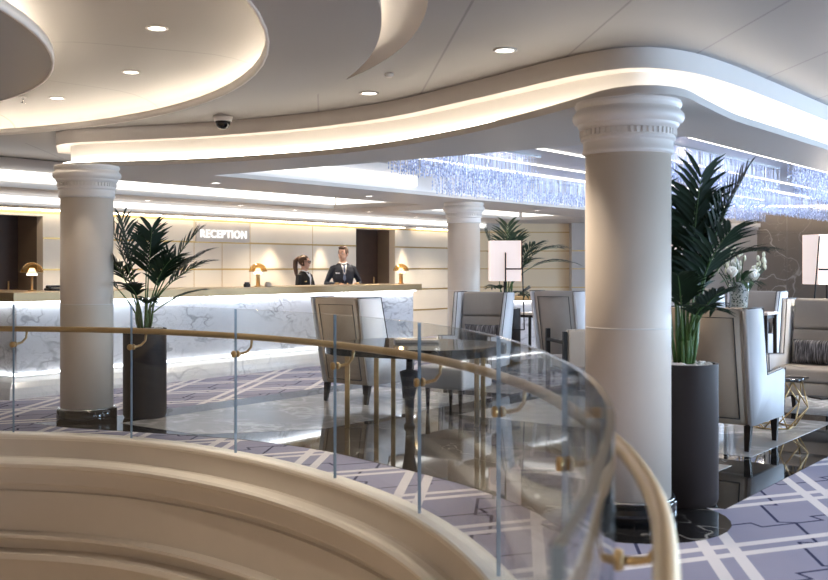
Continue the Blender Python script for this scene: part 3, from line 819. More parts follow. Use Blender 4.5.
# ================================================================== WING CHAIRS   local +x = facing, z up, base at the middle of the seat plan
def chair_parts(t, shell, side, pill=None):
    W, D = .285, .36                                   # half width, half depth
    prof = [(-.36, .20), (.38, .20), (.41, .60), (-.04, .575), (-.20, 1.12), (-.54, 1.12)]
    X = lambda z: -.36 - .18 * (z - .2) / .92        # back line
    # back shell
    m = MB()
    for y0, y1 in ((-W, W),):
        vs = [(X(.2), y0, .2), (X(1.12), y0 - .015, 1.12), (X(1.12) + .12, y0 - .015, 1.12), (X(.2) + .12, y0, .2), (X(.2), y1, .2), (X(1.12), y1 + .015, 1.12), (X(1.12) + .12, y1 + .015, 1.12), (X(.2) + .12, y1, .2)]
        bm = bmesh.new(); bv = [bm.verts.new(v) for v in vs]
        for f in ((0, 1, 2, 3), (7, 6, 5, 4), (0, 4, 5, 1), (3, 2, 6, 7), (1, 5, 6, 2), (0, 3, 7, 4)): bm.faces.new([bv[i] for i in f])
        bmesh.ops.recalc_face_normals(bm, faces=bm.faces[:])
        bmesh.ops.bevel(bm, geom=bm.edges[:], offset=.018, segments=3, affect='EDGES')
        m.bm(bm, 0, True)
    back = m.build('backrest', shell, t)
    # piping line inset on the outer back
    ins = [(.25, -W + .055), (1.05, -W + .05), (1.05, W - .05), (.25, W - .055)]
    MB().tube([(X(z) - .002, y, z) for z, y in ins] + [(X(ins[0][0]) - .002, ins[0][1], ins[0][0])], .0055, 6).build('back_piping', piping, back)
    # wing and arm sides
    for sgn in (-1, 1):
        ya, yb = (W + .002, W + .055)
        bm = bmesh.new()
        outv = [bm.verts.new((x, sgn * (yb + (.018 if z > 1 else 0)), z)) for x, z in prof]; inv = [bm.verts.new((x, sgn * (ya + (.018 if z > 1 else 0)), z)) for x, z in prof]
        bm.faces.new(outv); bm.faces.new(list(reversed(inv)))
        for i in range(len(prof)):
            j = (i + 1) % len(prof); bm.faces.new((outv[i], inv[i], inv[j], outv[j]))
        bmesh.ops.recalc_face_normals(bm, faces=bm.faces[:])
        bmesh.ops.bevel(bm, geom=bm.edges[:], offset=.012, segments=3, affect='EDGES')
        s = MB().bm(bm, 0, True).build('wing_arm', side, t)
        for yy in (ya + .005, yb - .003):
            MB().tube([(x, sgn * (yy + (.018 if z > 1 else 0)), z + .004) for x, z in prof[1:]], .005, 6).build('edge_piping', piping, s)
    # seat and inner back cushions
    MB().bbox((-.25, -W + .003, .21), (.365, W - .003, .335), .02).build('seat_rail', shell, t)
    MB().bbox((-.26, -W + .006, .337), (.37, W - .006, .47), .035, 4).build('seat_cushion', shell, t)
    a = math.atan2(.17, .92)
    M = Matrix.Translation((X(.47) + .12, 0, .47)) @ Matrix.Rotation(-a, 4, 'Y')
    MB().bbox((.002, -W + .008, .0), (.085, W - .008, .34), .03, 4, M=M).build('inner_back', shell, t)
    MB().bbox((.002, -W + .008, .342), (.095, W - .008, .655), .035, 4, M=M).build('head_roll', shell, t)
    for x in (-.33, .30):
        for y in (-.285, .285):
            lean = -.03 if x < 0 else 0
            MB().add([(x - .028, y - .028, .2), (x + .028, y - .028, .2), (x + .028, y + .028, .2), (x - .028, y + .028, .2), (x + lean - .017, y - .017, 0), (x + lean + .017, y - .017, 0), (x + lean + .017, y + .017, 0), (x + lean - .017, y + .017, 0)],
                     [(0, 1, 2, 3), (4, 7, 6, 5), (0, 4, 5, 1), (1, 5, 6, 2), (2, 6, 7, 3), (3, 7, 4, 0)]).build('leg', darkwood, t)
FZ = .0045
def place(back_right, lab, shell=leather, side=leatherw):      # given a rear foot, facing +A
    pass
PA = RZ_A; PB = RZ_A + PI
def at(u, Y): return ((u - 414) / 1030 * Y, Y)
GRP = 'wing armchairs of the lounge'
# tan chair right of the planter (rear right foot at 2.61, 8.07)
def from_rear_right(x, y):
    r = Matrix.Rotation(PA, 3, 'Z') @ Vector((-.36, -.285, 0))
    return (x - r.x, y - r.y, FZ)
chairF = thing('wing_armchair', 'tan wing armchair seen from behind to the right of the tall planter', 'armchair', from_rear_right(2.61, 8.07), PA, GRP)
chair_parts(chairF, leather, leatherw)
dup(chairF, from_rear_right(-.50, 10.80), PA, 'tan wing armchair seen from behind in front of the reception counter')
dup(chairF, (*at(706, 15.6), FZ), PA, 'distant tan wing armchair seen from behind to the left of the flower vase')
chairG = thing('wing_armchair', 'greige wing armchair facing us at the right edge holding a streaked cushion', 'armchair', (3.93, 10.16, FZ), PB, GRP)
chair_parts(chairG, greige, leatherw)
dup(chairG, (.77, 12.95, FZ), PB + .26, 'greige wing armchair facing us in front of the middle column')
dup(chairG, (*at(748, 13.6), FZ), PB, 'greige wing armchair partly hidden behind the flower vase')
chairD = thing('wing_armchair', 'greige wing armchair seen from behind, just left of the near column', 'armchair', (*at(572, 14.2), FZ), PA, GRP)
chair_parts(chairD, greige, leatherw)
# streaked cushions
def cushion(x, y, z, rz, lab):
    bm = bmesh.new(); bmesh.ops.create_grid(bm, x_segments=16, y_segments=10, size=.5)
    vs = []; N = 17
    m = MB(); W, H = .48, .25
    top = []
    for sgn in (1, -1):
        base = len(m.v); pts = []
        for j in range(11):
            for i in range(17):
                a, b = i / 16 * 2 - 1, j / 10 * 2 - 1
                e = (1 - a ** 4) * (1 - b ** 4)
                pts.append((sgn * .065 * max(e, 0) ** .5, a * W / 2 * (1 - .06 * (1 - b * b)), (b * H / 2) * (1 - .05 * (1 - a * a))))
        m.add(pts, [(j * 17 + i, j * 17 + i + 1, (j + 1) * 17 + i + 1, (j + 1) * 17 + i) for j in range(10) for i in range(16)], 0, True)
    bm.free()
    o = m.build('cushion', cushm, loc=(x, y, z)); o.rotation_euler = (0, math.radians(-14), rz)
    return tag(o, lab, 'cushion', 'streaked cushions')
def on_chair(c, fx, z): 
    v = Matrix.Rotation(PB, 3, 'Z') @ Vector((fx, 0, 0)); return (c[0] + v.x, c[1] + v.y, z)
cushion(*on_chair((3.93, 10.16), -.15, .60), PB, 'black and silver streaked cushion on the armchair at the right edge')
cushion(*on_chair((.77, 12.95), -.15, .60), PB + .26, 'black and silver streaked cushion on the armchair before the middle column')
cushion(*on_chair((at(748, 13.6)), -.15, .60), PB, 'black and silver streaked cushion on the half hidden armchair behind the vase')

# ================================================================== TABLES
# large glossy black table with brass legs
ctr = Vector((.02, 9.42, 0))
t = thing('lounge_table', 'large glossy black table on brass posts behind the glass balustrade', 'table', (ctr.x, ctr.y, FZ))
pts = []
for k in range(72):
    a = 2 * PI * k / 72; c, s = math.cos(a), math.sin(a); e = 2 / 3.0
    x = .78 * abs(c) ** e * (1 if c > 0 else -1); y = .68 * abs(s) ** e * (1 if s > 0 else -1)
    r = Matrix.Rotation(math.radians(-30), 3, 'Z') @ Vector((x, y, 0)); pts.append((r.x, r.y))
bm = bmesh.new(); mm = MB().prism(pts, .665, .745)
autosmooth(mm.build('tabletop', blackgl, t), 35)
for (x, y) in ((-.60, 9.27), (-.34, 9.08), (-.20, 9.95), (.57, 9.35), (.66, 9.85)):
    if (x, y) == (-.34, 9.08): x, y = -.345, 9.45
    MB().bbox((x - ctr.x - .022, y - ctr.y - .022, 0), (x - ctr.x + .022, y - ctr.y + .022, .668), .004).build('leg', gold, t)
MB().lathe([(.05, 0), (.05, .02), (.035, .04), (.045, .25), (.085, .46), (.09, .50), (.03, .52), (.03, .665)], 24, c=(-.06, -.10)).build('pedestal', blackm, t)
# pale slab standing in for the counter's reflection in the glossy top
o = MB().bbox((-.20, -.14, 0), (.20, .14, .03), .004).build('reflection_slab', pinktop); o.location = (.02, 9.62, .7496); o.rotation_euler = (0, 0, .1)
tag(o, 'pale slab standing in for the counter reflection on the black table', 'box')
# coffee table with brass wire frame between the two right armchairs
t = thing('coffee_table', 'dark glass coffee table on an angular brass wire frame between the two right armchairs', 'coffee table', (3.24, 9.33, FZ), PA)
MB().lathe([(.001, .435), (.32, .435), (.325, .44), (.325, .452), (.32, .457), (.001, .457)], 6).build('tabletop', blackgl, t)
m = MB()
for k in range(6):
    a, b = 2 * PI * k / 6, 2 * PI * (k + .5) / 6
    top = (.26 * math.cos(a), .26 * math.sin(a), .43); mid = (.32 * math.cos(b), .32 * math.sin(b), .20); bot = (.2 * math.cos(a), .2 * math.sin(a), .007)
    top2 = (.26 * math.cos(a + PI / 3), .26 * math.sin(a + PI / 3), .43); bot2 = (.2 * math.cos(a + PI / 3), .2 * math.sin(a + PI / 3), .007)
    m.tube([top, mid], .007, 6).tube([top2, mid], .007, 6).tube([mid, bot], .007, 6).tube([mid, bot2], .007, 6).tube([top, top2], .007, 6).tube([bot, bot2], .007, 6)
m.build('wire_frame', gold, t)
# console for the vase
def simple_table(name, lab, cat, x, y, rz, w, d, h, topm, legm, leg=.018, th=.03):
    t = thing(name, lab, cat, (x, y, FZ), rz)
    MB().bbox((-w / 2, -d / 2, h - th), (w / 2, d / 2, h), .005).build('tabletop', topm, t)
    MB().box((-w / 2 + .03, -d / 2 + .03, h - th - .04), (w / 2 - .03, d / 2 - .03, h - th)).build('apron', legm, t)
    for sx in (-1, 1):
        for sy in (-1, 1):
            cx, cy = sx * (w / 2 - leg - .01), sy * (d / 2 - leg - .01)
            MB().box((cx - leg, cy - leg, 0), (cx + leg, cy + leg, h - th)).build('leg', legm, t)
    return t
cx, cy = at(741, 11.6)
simple_table('console_table', 'narrow dark legged console table carrying the flower vase', 'console table', cx + .05, cy, PA + PI / 2, .62, .36, .945, pinktop, darkwood)
sx, sy = at(541, 16.4)
simple_table('side_table', 'small stone topped side table with black legs left of the greige armchair', 'side table', sx - .1, sy, PA, .5, .5, .72, pinktop, blackm)
# wooden framed armchair beside the near column
x, y = 1.93, 11.66
t = thing('lounge_chair', 'low greige chair with black open wood frame beside the near column', 'armchair', (x, y, FZ), math.radians(100))
MB().bbox((-.30, -.30, .30), (.30, .30, .44), .03, 3).build('seat', greige, t)
MB().bbox((-.36, -.31, .34), (-.24, .31, .76), .03, 3).build('backrest', greige, t)
for sy in (-1, 1):
    a = MB().box((-.37, sy * .345 - .022, .60), (.30, sy * .345 + .022, .635)).build('armrest', blackm, t)
    for xx in (-.34, .27):
        MB().box((xx - .025, sy * .345 - .022, 0), (xx + .025, sy * .345 + .022, .74)).build('leg', blackm, t)
MB().box((-.30, -.33, .26), (.28, .33, .30)).build('seat_frame', blackm, t)
x, y = .42, 10.42
t = thing('ottoman', 'low pale upholstered stool with black tapered legs beyond the black table', 'stool', (x, y, FZ), PA)
MB().bbox((-.27, -.27, .235), (.27, .27, .46), .03, 3).build('seat', leatherw, t)
for sx in (-.2, .2):
    for sy in (-.2, .2):
        MB().tube([(sx, sy, 0), (sx, sy, .24)], [.014, .026], 8).build('leg', darkwood, t)
# second desk in the background
x, y = at(540, 17.6)
t = thing('service_desk', 'small marble fronted desk with wooden top behind the standing lamp', 'desk', (x, y, 0))
MB().box((-.75, .0, 0), (.75, .55, .86)).build('marble_front', marblew, t)
MB().bbox((-.8, -.05, .875), (.8, .6, .95), .005).build('desk_top', flat('honey_wood', (.42, .28, .13), .35), t)
MB().box((-.72, -.02, .86), (.72, .05, .875)).build('light_strip', ledwhite, t)
o = MB().bbox((-.05, -.03, 0), (.05, .03, .03), .01).tube([(0, 0, .02), (.05, .0, .09), (.16, 0, .16)], [.02, .02, .03], 8).build('desk_telephone', plastic); o.location = (at(521, 17.7)[0], 17.75, .951)
tag(o, 'black angled telephone on the small marble desk', 'telephone')

# ================================================================== FLOOR LAMPS
def floor_lamp(x, y, rz, lab, bar=1):
    t = thing('floor_lamp', lab, 'floor lamp', (x, y, FZ), rz, 'floor lamps of the lounge')
    MB().bbox((-.16, -.12, 0), (.16, .12, .02), .004).build('base', blackm, t)
    MB().tube([(0, 0, .015), (0, 0, 1.66)], .014, 10).build('pole', blackm, t)
    MB().tube([(.26, -.08, .6), (.215, -.165, 1.78)], .008, 8).tube([(0, 0, .6), (.26, -.08, .6)], .008, 8).build('side_rod', blackm, t)
    MB().tube([(.0, -.155, 1.42), (.212, -.155, 1.42)], .010, 8).tube([(0, 0, 1.42), (0, -.155, 1.42)], .008, 8).tube([(0, -.155, 1.15), (0, -.155, 1.64)], .010, 8).build('crossbar', blackm, t)
    m = MB(); w, d, z0, z1, th = .205, .14, 1.255, 1.80, .004
    for (a, b) in (((-w, -d), (w, -d)), ((w, -d), (w, d)), ((w, d), (-w, d)), ((-w, d), (-w, -d))):
        lo = (min(a[0], b[0]) - th, min(a[1], b[1]) - th, z0); hi = (max(a[0], b[0]) + th, max(a[1], b[1]) + th, z1); m.box(lo, hi)
    m.build('lamp_shade', shadem, t)
    MB().sphere((0, 0.03, 1.70), .035).build('bulb', emit('bulb_' + str(len(bpy.data.materials)), (1, .85, .7), 8), t)
    l = bpy.data.lights.new('lamp_bulb', 'POINT'); l.energy = 7; l.color = (1, .84, .68); l.shadow_soft_size = .06
    lo = bpy.data.objects.new('lamp_bulb', l); COL.objects.link(lo); lo.parent = t; lo.location = (0, 0.0, 1.84)
    t.scale = (bar, 1, 1)
floor_lamp(*at(504.5, 13.95), 0, 'white shaded floor lamp beside the middle column')
floor_lamp(*at(827, 11.35), .25, 'white shaded floor lamp behind the armchair at the right edge', -1)
floor_lamp(*at(684, 16.2), .2, 'white shaded floor lamp half hidden behind the near palm')

# ================================================================== CHANDELIERS
def chandelier(s0, s1, p, lab, ztop=2.745, z0=2.375, w=.30, seed=1):
    rnd = random.Random(seed)
    a = SP(s0, p); L = s1 - s0
    t = thing('crystal_chandelier', lab, 'chandelier', (a.x, a.y, 0), RZ_A, 'linear crystal chandeliers')
    MB().box((0, -w / 2, ztop - .02), (L, w / 2, ztop)).build('ceiling_plate', steel, t)
    m = MB()
    n = int(L / .036)
    for i in range(n):
        for j in range(6):
            x = (i + .5) * L / n + rnd.uniform(-.012, .012); y = -w / 2 + w * j / 5 + rnd.uniform(-.012, .012)
            if 0 < j < 5 and rnd.random() < .45: continue
            zb = z0 + rnd.choice((0, .02, .045)) + rnd.uniform(-.008, .008)
            r = .0075; z = zb
            while z < zb + .13:
                h = rnd.uniform(.025, .05); ang = rnd.uniform(0, 1.5); c, s = r * math.cos(ang), r * math.sin(ang)
                vs = [(x + c, y + s, z + h * .35), (x - s, y + c, z + h * .35), (x - c, y - s, z + h * .35), (x + s, y - c, z + h * .35), (x, y, z), (x, y, z + h)]
                m.add(vs, [(0, 1, 4), (1, 2, 4), (2, 3, 4), (3, 0, 4), (1, 0, 5), (2, 1, 5), (3, 2, 5), (0, 3, 5)])
                z += h
            if rnd.random() < .8:
                r2 = .003
                m.add([(x - r2, y, z), (x + r2, y, z), (x, y + r2, z), (x - r2, y, ztop - .02), (x + r2, y, ztop - .02), (x, y + r2, ztop - .02)], [(0, 1, 4, 3), (1, 2, 5, 4), (2, 0, 3, 5)])
    o = m.build('crystal_strands', crystal, t); o['kind'] = 'stuff'
    l = bpy.data.lights.new('chandelier_lamp', 'AREA'); l.shape = 'RECTANGLE'; l.size = L; l.size_y = w * .6; l.energy = 3.5 * L; l.color = (.80, .87, 1.0)
    lo = bpy.data.objects.new('chandelier_lamp', l); COL.objects.link(lo); lo.parent = t; lo.location = (L / 2, 0, ztop - .03)
chandelier(1.6, 4.1, -4.15, 'leftmost crystal chandelier, hanging nearest the curved soffit', seed=1)
chandelier(4.1, 9.2, -2.85, 'crystal chandelier passing above the middle column', seed=2)
chandelier(2.6, 7.3, -5.9, 'crystal chandelier running behind the near column capital and the palm', seed=4)
chandelier(5.0, 9.5, -7.0, 'crystal chandelier entering at the top right beside the soffit', seed=5)
chandelier(9.0, 15.4, -4.5, 'far crystal chandelier in front of the marble wall', seed=6)
chandelier(7.7, 13.0, -6.25, 'crystal chandelier between the palm chandelier and the marble wall', seed=7)
chandelier(9.6, 14.8, -3.2, 'farthest crystal chandelier over the greige pier', seed=8)

# ================================================================== PALMS
def frond(base, az, lean, L, droop, nl, leafL, rnd, thin=1.0):
    # rachis
    d0 = Vector((math.cos(az) * math.sin(lean), math.sin(az) * math.sin(lean), math.cos(lean)))
    out = Vector((math.cos(az), math.sin(az), 0)); side = Vector((-math.sin(az), math.cos(az), 0))
    pts = []
    for i in range(15):
        t = i / 14
        pts.append(Vector(base) + d0 * L * t + out * (L * droop * .55 * t * t) - Vector((0, 0, 1)) * (L * droop * t ** 2.3))
    st = MB().tube(pts, [.008 * (1 - .8 * i / 14) for i in range(15)], 6, mi=1)
    start = .38
    for k in range(nl):
        t = start + (1 - start) * (k + .5) / nl
        f = t * 14; i = min(int(f), 13); p = pts[i].lerp(pts[i + 1], f - i)
        tan = (pts[i + 1] - pts[i]).normalized()
        nrm = tan.cross(side).normalized()
        if nrm.z < 0: nrm = -nrm
        ll = leafL * (.55 + .45 * math.sin(PI * min(1, (t - start) / (1 - start) * .75 + .22))) * rnd.uniform(.9, 1.08)
        for sg in (-1, 1):
            ang = math.radians(rnd.uniform(38, 52) - 22 * (t - start))
            d = (tan * math.cos(ang) + side * sg * math.sin(ang) + nrm * .22).normalized()
            wdir = d.cross(nrm).normalized()
            w = .0135 * thin * (1 + .2 * rnd.random()); vs = []
            for j, (q, ww) in enumerate(((0, .35), (.25, 1), (.6, .8), (1, .03))):
                c = p + d * ll * q - Vector((0, 0, 1)) * (ll * .30 * q * q) 
                vs += [c - wdir * w * ww, c + nrm * .004 * ww, c + wdir * w * ww]
            st.add(vs, [(0, 1, 4, 3), (1, 2, 5, 4), (3, 4, 7, 6), (4, 5, 8, 7), (6, 7, 10, 9), (7, 8, 11, 10)], 0, True)
    return st
def palm(x, y, lab, H, fronds, pr=.205, ph=.855, seed=3, planter_label=None, zb=FZ):
    rnd = random.Random(seed)
    t = thing('potted_palm', lab, 'potted palm', (x, y, zb))
    MB().lathe([(pr * .93, 0), (pr, .03), (pr, ph), (pr - .02, ph), (pr - .02, ph - .04), (.001, ph - .04)], 48).build('planter', planterm, t)
    autosmooth(t.children[0], 40)
    m = MB()
    for k in range(150):
        a, r = rnd.uniform(0, 2 * PI), (pr - .045) * math.sqrt(rnd.random()); s = rnd.uniform(.013, .024)
        m.sphere((r * math.cos(a), r * math.sin(a), ph - .035 + s * .6 + rnd.uniform(0, .018)), (s, s * rnd.uniform(.7, 1), s * .7), 8, 5)
    o = m.build('pebbles', pebblem, t); o['kind'] = 'stuff'
    for k, (az, lean, bz, L, dr) in enumerate(fronds):
        a = math.radians(az); br = .03 + .02 * rnd.random()
        base = Vector((br * math.cos(a), br * math.sin(a), ph - .03)); top = Vector((br * 1.8 * math.cos(a), br * 1.8 * math.sin(a), bz))
        fm = frond(top, a, math.radians(lean), L, dr, 12, L * .43, rnd)
        fm.tube([base, base.lerp(top, .5) + Vector((.008 * math.cos(a), .008 * math.sin(a), 0)), top], [.013, .011, .008], 7, mi=1)
        fm.build('frond', [palmgreen, stalkgreen], t)
    return t
R3 = [(-80, 8, 1.15, .95, .10), (-5, 14, 1.2, .98, .14), (-25, 9, 1.15, .85, .12), (75, 22, 1.2, .85, .2), (60, 12, 1.25, .82, .15), (120, 14, 1.2, .95, .1), (-70, 20, 1.1, .8, .25), (8, 24, 1.22, .66, .42), (-85, 30, 1.0, .55, .5), (90, 20, 1.02, .72, .3), (-60, 20, .98, .5, .3), (170, 18, 1.2, .9, .12), (0, 7, 1.12, .80, .08), (-110, 18, 1.0, .6, .3), (-60, 5, 1.0, .7, .12), (40, 6, 1.0, .7, .12), (100, 10, 1.0, .65, .2)]
palm(1.665, 6.35, 'tall kentia palm in a brown cylinder planter right of the near column', 2.06, R3, seed=5)
L3 = [(-60, 8, 1.08, .85, .12), (0, 22, 1.08, .90, .16), (175, 14, 1.08, .92, .12), (100, 14, 1.08, .85, .15), (-12, 36, 1.05, .76, .24), (185, 28, 1.0, .72, .35), (4, 50, 1.0, .52, .22), (-40, 18, 1.0, .80, .3), (140, 26, 1.05, .78, .35), (-100, 24, 1.0, .55, .4), (-150, 20, 1.08, .78, .25), (20, 30, 1.05, .82, .22), (60, 26, 1.05, .78, .3), (-70, 30, .95, .5, .5), (160, 9, 1.1, .9, .08), (-20, 10, 1.0, .7, .15)]
palm(-2.60, 9.95, 'kentia palm in a brown cylinder planter beside the left column', 2.03, L3, seed=8)
M3 = [(-90, 8, 1.2, .95, .1), (10, 24, 1.2, 1.05, .42), (-10, 40, 1.2, .95, .45), (170, 10, 1.15, .95, .12), (60, 12, 1.15, .95, .2), (-45, 20, 1.1, .75, .35), (40, 25, 1.15, .95, .25), (90, 20, 1.15, .9, .2), (-120, 35, 1.0, .5, .5), (-60, 42, .98, .45, .6)]
palm(1.32, 14.75, 'kentia palm behind the white floor lamp by the middle column', 2.1, M3, seed=12)

# ================================================================== VASE AND FLOWERS
vx, vy = at(739, 11.6); vz = FZ + .946
def vase_mat():
    m, t, out = newmat('mosaic_silver')
    v = t.n('ShaderNodeTexVoronoi'); v.inputs['Scale'].default_value = 42; t.link(t.obj(), v.inputs['Vector'])
    c = t.mix(t.ss(v.outputs['Distance'], .25, .5), (.06, .09, .08), (.45, .49, .47))
    principled(t, out, c, .12, .6)
    return m
o = MB().lathe([(.001, 0), (.085, 0), (.09, .01), (.115, .30), (.12, .33), (.112, .33), (.105, .29), (.08, .02), (.001, .02)], 32).build('vase', vase_mat(), loc=(vx, vy, vz))
tag(o, 'silver mosaic vase holding white flowers behind the tan armchair', 'vase')
bq = thing('flower_bouquet', 'bouquet of white roses and tall white buds in the silver vase', 'flowers', (vx, vy, vz))
rnd = random.Random(4)
def rose(c, r):
    m = MB()
    for k in range(16):
        lay = k // 5; a = rnd.uniform(0, 6.28); tilt = .15 + .5 * lay / 3
        rr = r * (.45 + .2 * lay)
        M = Matrix.Translation(c) @ Matrix.Rotation(a, 4, 'Z') @ Matrix.Rotation(tilt, 4, 'Y') @ Matrix.Translation((rr * .5, 0, r * (.35 - .15 * lay)))
        m.sphere((0, 0, 0), (rr * .22, rr * .62, rr * .62), 8, 6, M=M)
    m.sphere(c, (r * .45, r * .45, r * .5), 8, 6)
    return m
for dx, dy, dz, r in ((-.12, -.14, .46, .085), (.12, -.12, .43, .09), (.0, .1, .5, .08), (-.05, -.02, .56, .06), (.2, .05, .48, .07)):
    rose(Vector((dx, dy, dz)), r).tube([(dx * .3, dy * .3, .1), (dx, dy, dz - r * .3)], .006, 6, mi=1).build('flower', [petal, leafgreen], bq)
for dx, dy, dz in ((-.26, 0, .62), (-.2, -.08, .58), (-.1, .05, .70), (-.16, .1, .66), (.05, .0, .66), (.22, -.05, .60), (.30, .0, .64), (.33, .05, .56), (.26, -.1, .58), (-.3, -.05, .58), (-.06, -.1, .7)):
    m = MB().tube([(dx * .15, dy * .15, .1), (dx * .55, dy * .55, dz * .6), (dx, dy, dz - .05)], .0055, 6, mi=1)
    for k in range(3):
        m.sphere((dx * (1 - .12 * k) + .022 * ((k % 2) * 2 - 1), dy, dz - .06 * k), (.019 - .003 * k, .019 - .003 * k, .034), 8, 6)
    m.build('bud_stem', [budm, leafgreen], bq)
for k in range(26):
    a = rnd.uniform(0, 2 * PI); L = rnd.uniform(.2, .42); el = rnd.uniform(-.1, .9)
    d = Vector((math.cos(a) * math.cos(el), math.sin(a) * math.cos(el), math.sin(el))); b = Vector((.06 * math.cos(a), .06 * math.sin(a), .34)); w = d.cross(Vector((0, 0, 1))).normalized() * .028
    n = Vector((0, 0, -.10))
    vs = [b, b + d * L * .35 + w, b + d * L * .35 - w, b + d * L * .7 + w * .8 + n * .4, b + d * L * .7 - w * .8 + n * .4, b + d * L + n]
    MB().add(vs, [(0, 2, 1), (1, 2, 4, 3), (3, 4, 5)], 0, True).build('leaf', leafgreen, bq)
# ================================================================== PEOPLE  (local +y = facing)
def remeshed(mb, voxel, smooth=3):
    me = mb.mesh('tmp')
    bm = bmesh.new(); bm.from_mesh(me); bmesh.ops.recalc_face_normals(bm, faces=bm.faces[:]); bm.to_mesh(me); bm.free()
    o = bpy.data.objects.new('tmp', me); COL.objects.link(o)
    r = o.modifiers.new('r', 'REMESH'); r.mode = 'VOXEL'; r.voxel_size = voxel; r.use_smooth_shade = True
    s = o.modifiers.new('s', 'SMOOTH'); s.factor = .5; s.iterations = smooth
    dg = bpy.context.evaluated_depsgraph_get()
    out = bpy.data.meshes.new_from_object(o.evaluated_get(dg))
    bpy.data.objects.remove(o)
    return out
def person(name, lab, loc, rz, H, female, head_turn, jacket, arms):
    k = H / 1.80
    t = thing(name, lab, 'person', loc, rz)
    sw = .178 if not female else .148                # shoulder joint half width
    body = MB()
    # legs
    for s in (-1, 1):
        x = s * .095
        body.tube([(x, 0, .92), (x * 1.05, .015, .72), (x * 1.1, .02, .50), (x * 1.1, -.005, .32), (x * 1.12, -.02, .09), (x * 1.12, -.02, .05)], [.098, .088, .066, .062, .045, .05], 14)
        body.tube([(x * 1.12, -.06, .045), (x * 1.15, .06, .045), (x * 1.2, .17, .03)], [.045, .046, .032], 12, flat=.8)
    # torso
    cw = .185 if not female else .155
    body.loft([((0, 0, .84), .16, .11), ((0, 0, .92), .175, .125), ((0, 0, 1.02), .165, .115), ((0, .005, 1.12), .155 if not female else .125, .11), ((0, .01, 1.26), cw, .125 if not female else .135), ((0, .005, 1.38), cw + .005, .115), ((0, -.005, 1.45), cw + .0, .092), ((0, -.01, 1.495), cw * .62, .075), ((0, -.012, 1.54), .062, .058)], 24)
    # neck and head (head built about its own pivot and turned)
    body.tube([(0, -.015, 1.48), (0, .0, 1.60)], [.062, .055], 14)
    HM = Matrix.Translation((0, 0, 1.570)) @ Matrix.Rotation(head_turn, 4, 'Z') @ Matrix.Diagonal((1.10, 1.08, 1.07, 1))
    body.sphere((0, -.005, .115), (.073, .092, .100), 20, 14, M=HM)
    body.sphere((0, .022, .055), (.056, .066, .070), 16, 12, M=HM)       # jaw
    body.sphere((0, .052, .008), (.026, .028, .024), 12, 8, M=HM)        # chin
    body.tube([(0, .078, .115), (0, .098, .085), (0, .104, .072)], [.010, .013, .014], 8, M=HM)   # nose
    body.sphere((0, .086, .128), (.045, .012, .010), 10, 6, M=HM)        # brow
    for s in (-1, 1): body.sphere((s * .074, -.005, .09), (.010, .020, .032), 8, 8, M=HM)
    # arms
    for s, (el, wr, fdir) in zip((-1, 1), arms):
        sh = Vector((s * sw, -.005, 1.425)); el = Vector(el); wr = Vector(wr); fdir = Vector(fdir).normalized()
        body.tube([sh + Vector((-s * .05, 0, .02)), sh, sh.lerp(el, .5), el, el.lerp(wr, .4), wr], [.050, .056, .052, .045, .042, .032], 14)
        # hand
        up = Vector((0, 0, 1)); lat = fdir.cross(up)
        lat = lat.normalized() if lat.length > .1 else Vector((1, 0, 0))
        nrm = lat.cross(fdir).normalized()
        pc = wr + fdir * .05
        body.tube([wr - fdir * .01, wr + fdir * .03, wr + fdir * .085], [.027, .036, .036], 12)
        for i, (o, L) in enumerate(((-.030, .062), (-.010, .074), (.010, .070), (.029, .054))):
            b = wr + fdir * .082 + lat * o * 1.15
            body.tube([b - fdir * .02, b, b + fdir * L * .5 - nrm * .008, b + fdir * L * .95 - nrm * .032], [.0095, .0095, .009, .0075], 8)
        b = wr + fdir * .025 + lat * (.03 * -s)
        body.tube([b, b + lat * (.022 * -s) + fdir * .022, b + lat * (.032 * -s) + fdir * .058 - nrm * .01], [.012, .011, .009], 8)
    for i, v in enumerate(body.v): body.v[i] = (v[0] * k, v[1] * k, v[2] * k)
    me = remeshed(body, .0075)
    for m_ in (skinm, jacket, blackw): me.materials.append(m_)
    hands = [Vector(a[1]) * k for a in arms]; dirs = [Vector(a[2]).normalized() for a in arms]
    for f in me.polygons:
        c = f.center
        mi = 1
        if c.z > 1.515 * k: mi = 0
        elif c.z < .90 * k: mi = 2
        for h, d in zip(hands, dirs):
            if (c - h).dot(d) > .0 and (c - h).length < .22: mi = 0
        if mi == 2 and any((c - h).length < .05 for h in hands): mi = 1
        f.material_index = mi; f.use_smooth = True
    o = bpy.data.objects.new('body', me); COL.objects.link(o); o.parent = t
    S = Matrix.Diagonal((k, k, k, 1))
    HK = S @ HM
    # jacket: lapels, shirt, tie
    m = MB()
    yF = lambda z: .118 + .004 * (1.3 - z) if z < 1.40 else .118 - (z - 1.40) * .62
    v = [(-.050, yF(1.49) + .012, 1.505), (0, yF(1.30) + .022, 1.20 if not female else 1.16), (.050, yF(1.49) + .012, 1.505), (-.036, yF(1.40) + .016, 1.40), (.036, yF(1.40) + .016, 1.40)]
    m.add([v[0], v[3], v[1], v[4], v[2], (0, yF(1.46) + .03, 1.46), (0, yF(1.36) + .032, 1.33)], [(0, 1, 5), (1, 6, 5), (1, 2, 6), (6, 2, 3), (5, 6, 3), (5, 3, 4)], 0, True, S)
    m.tube([(.062 * math.cos(a), -.008 + .060 * math.sin(a), 1.515 + .012 * math.cos(a * 2)) for a in [2 * PI * i / 20 for i in range(20)]], .014, 8, closed=True, M=S)
    sh_ = m.build('shirt', shirt, t)
    m = MB()
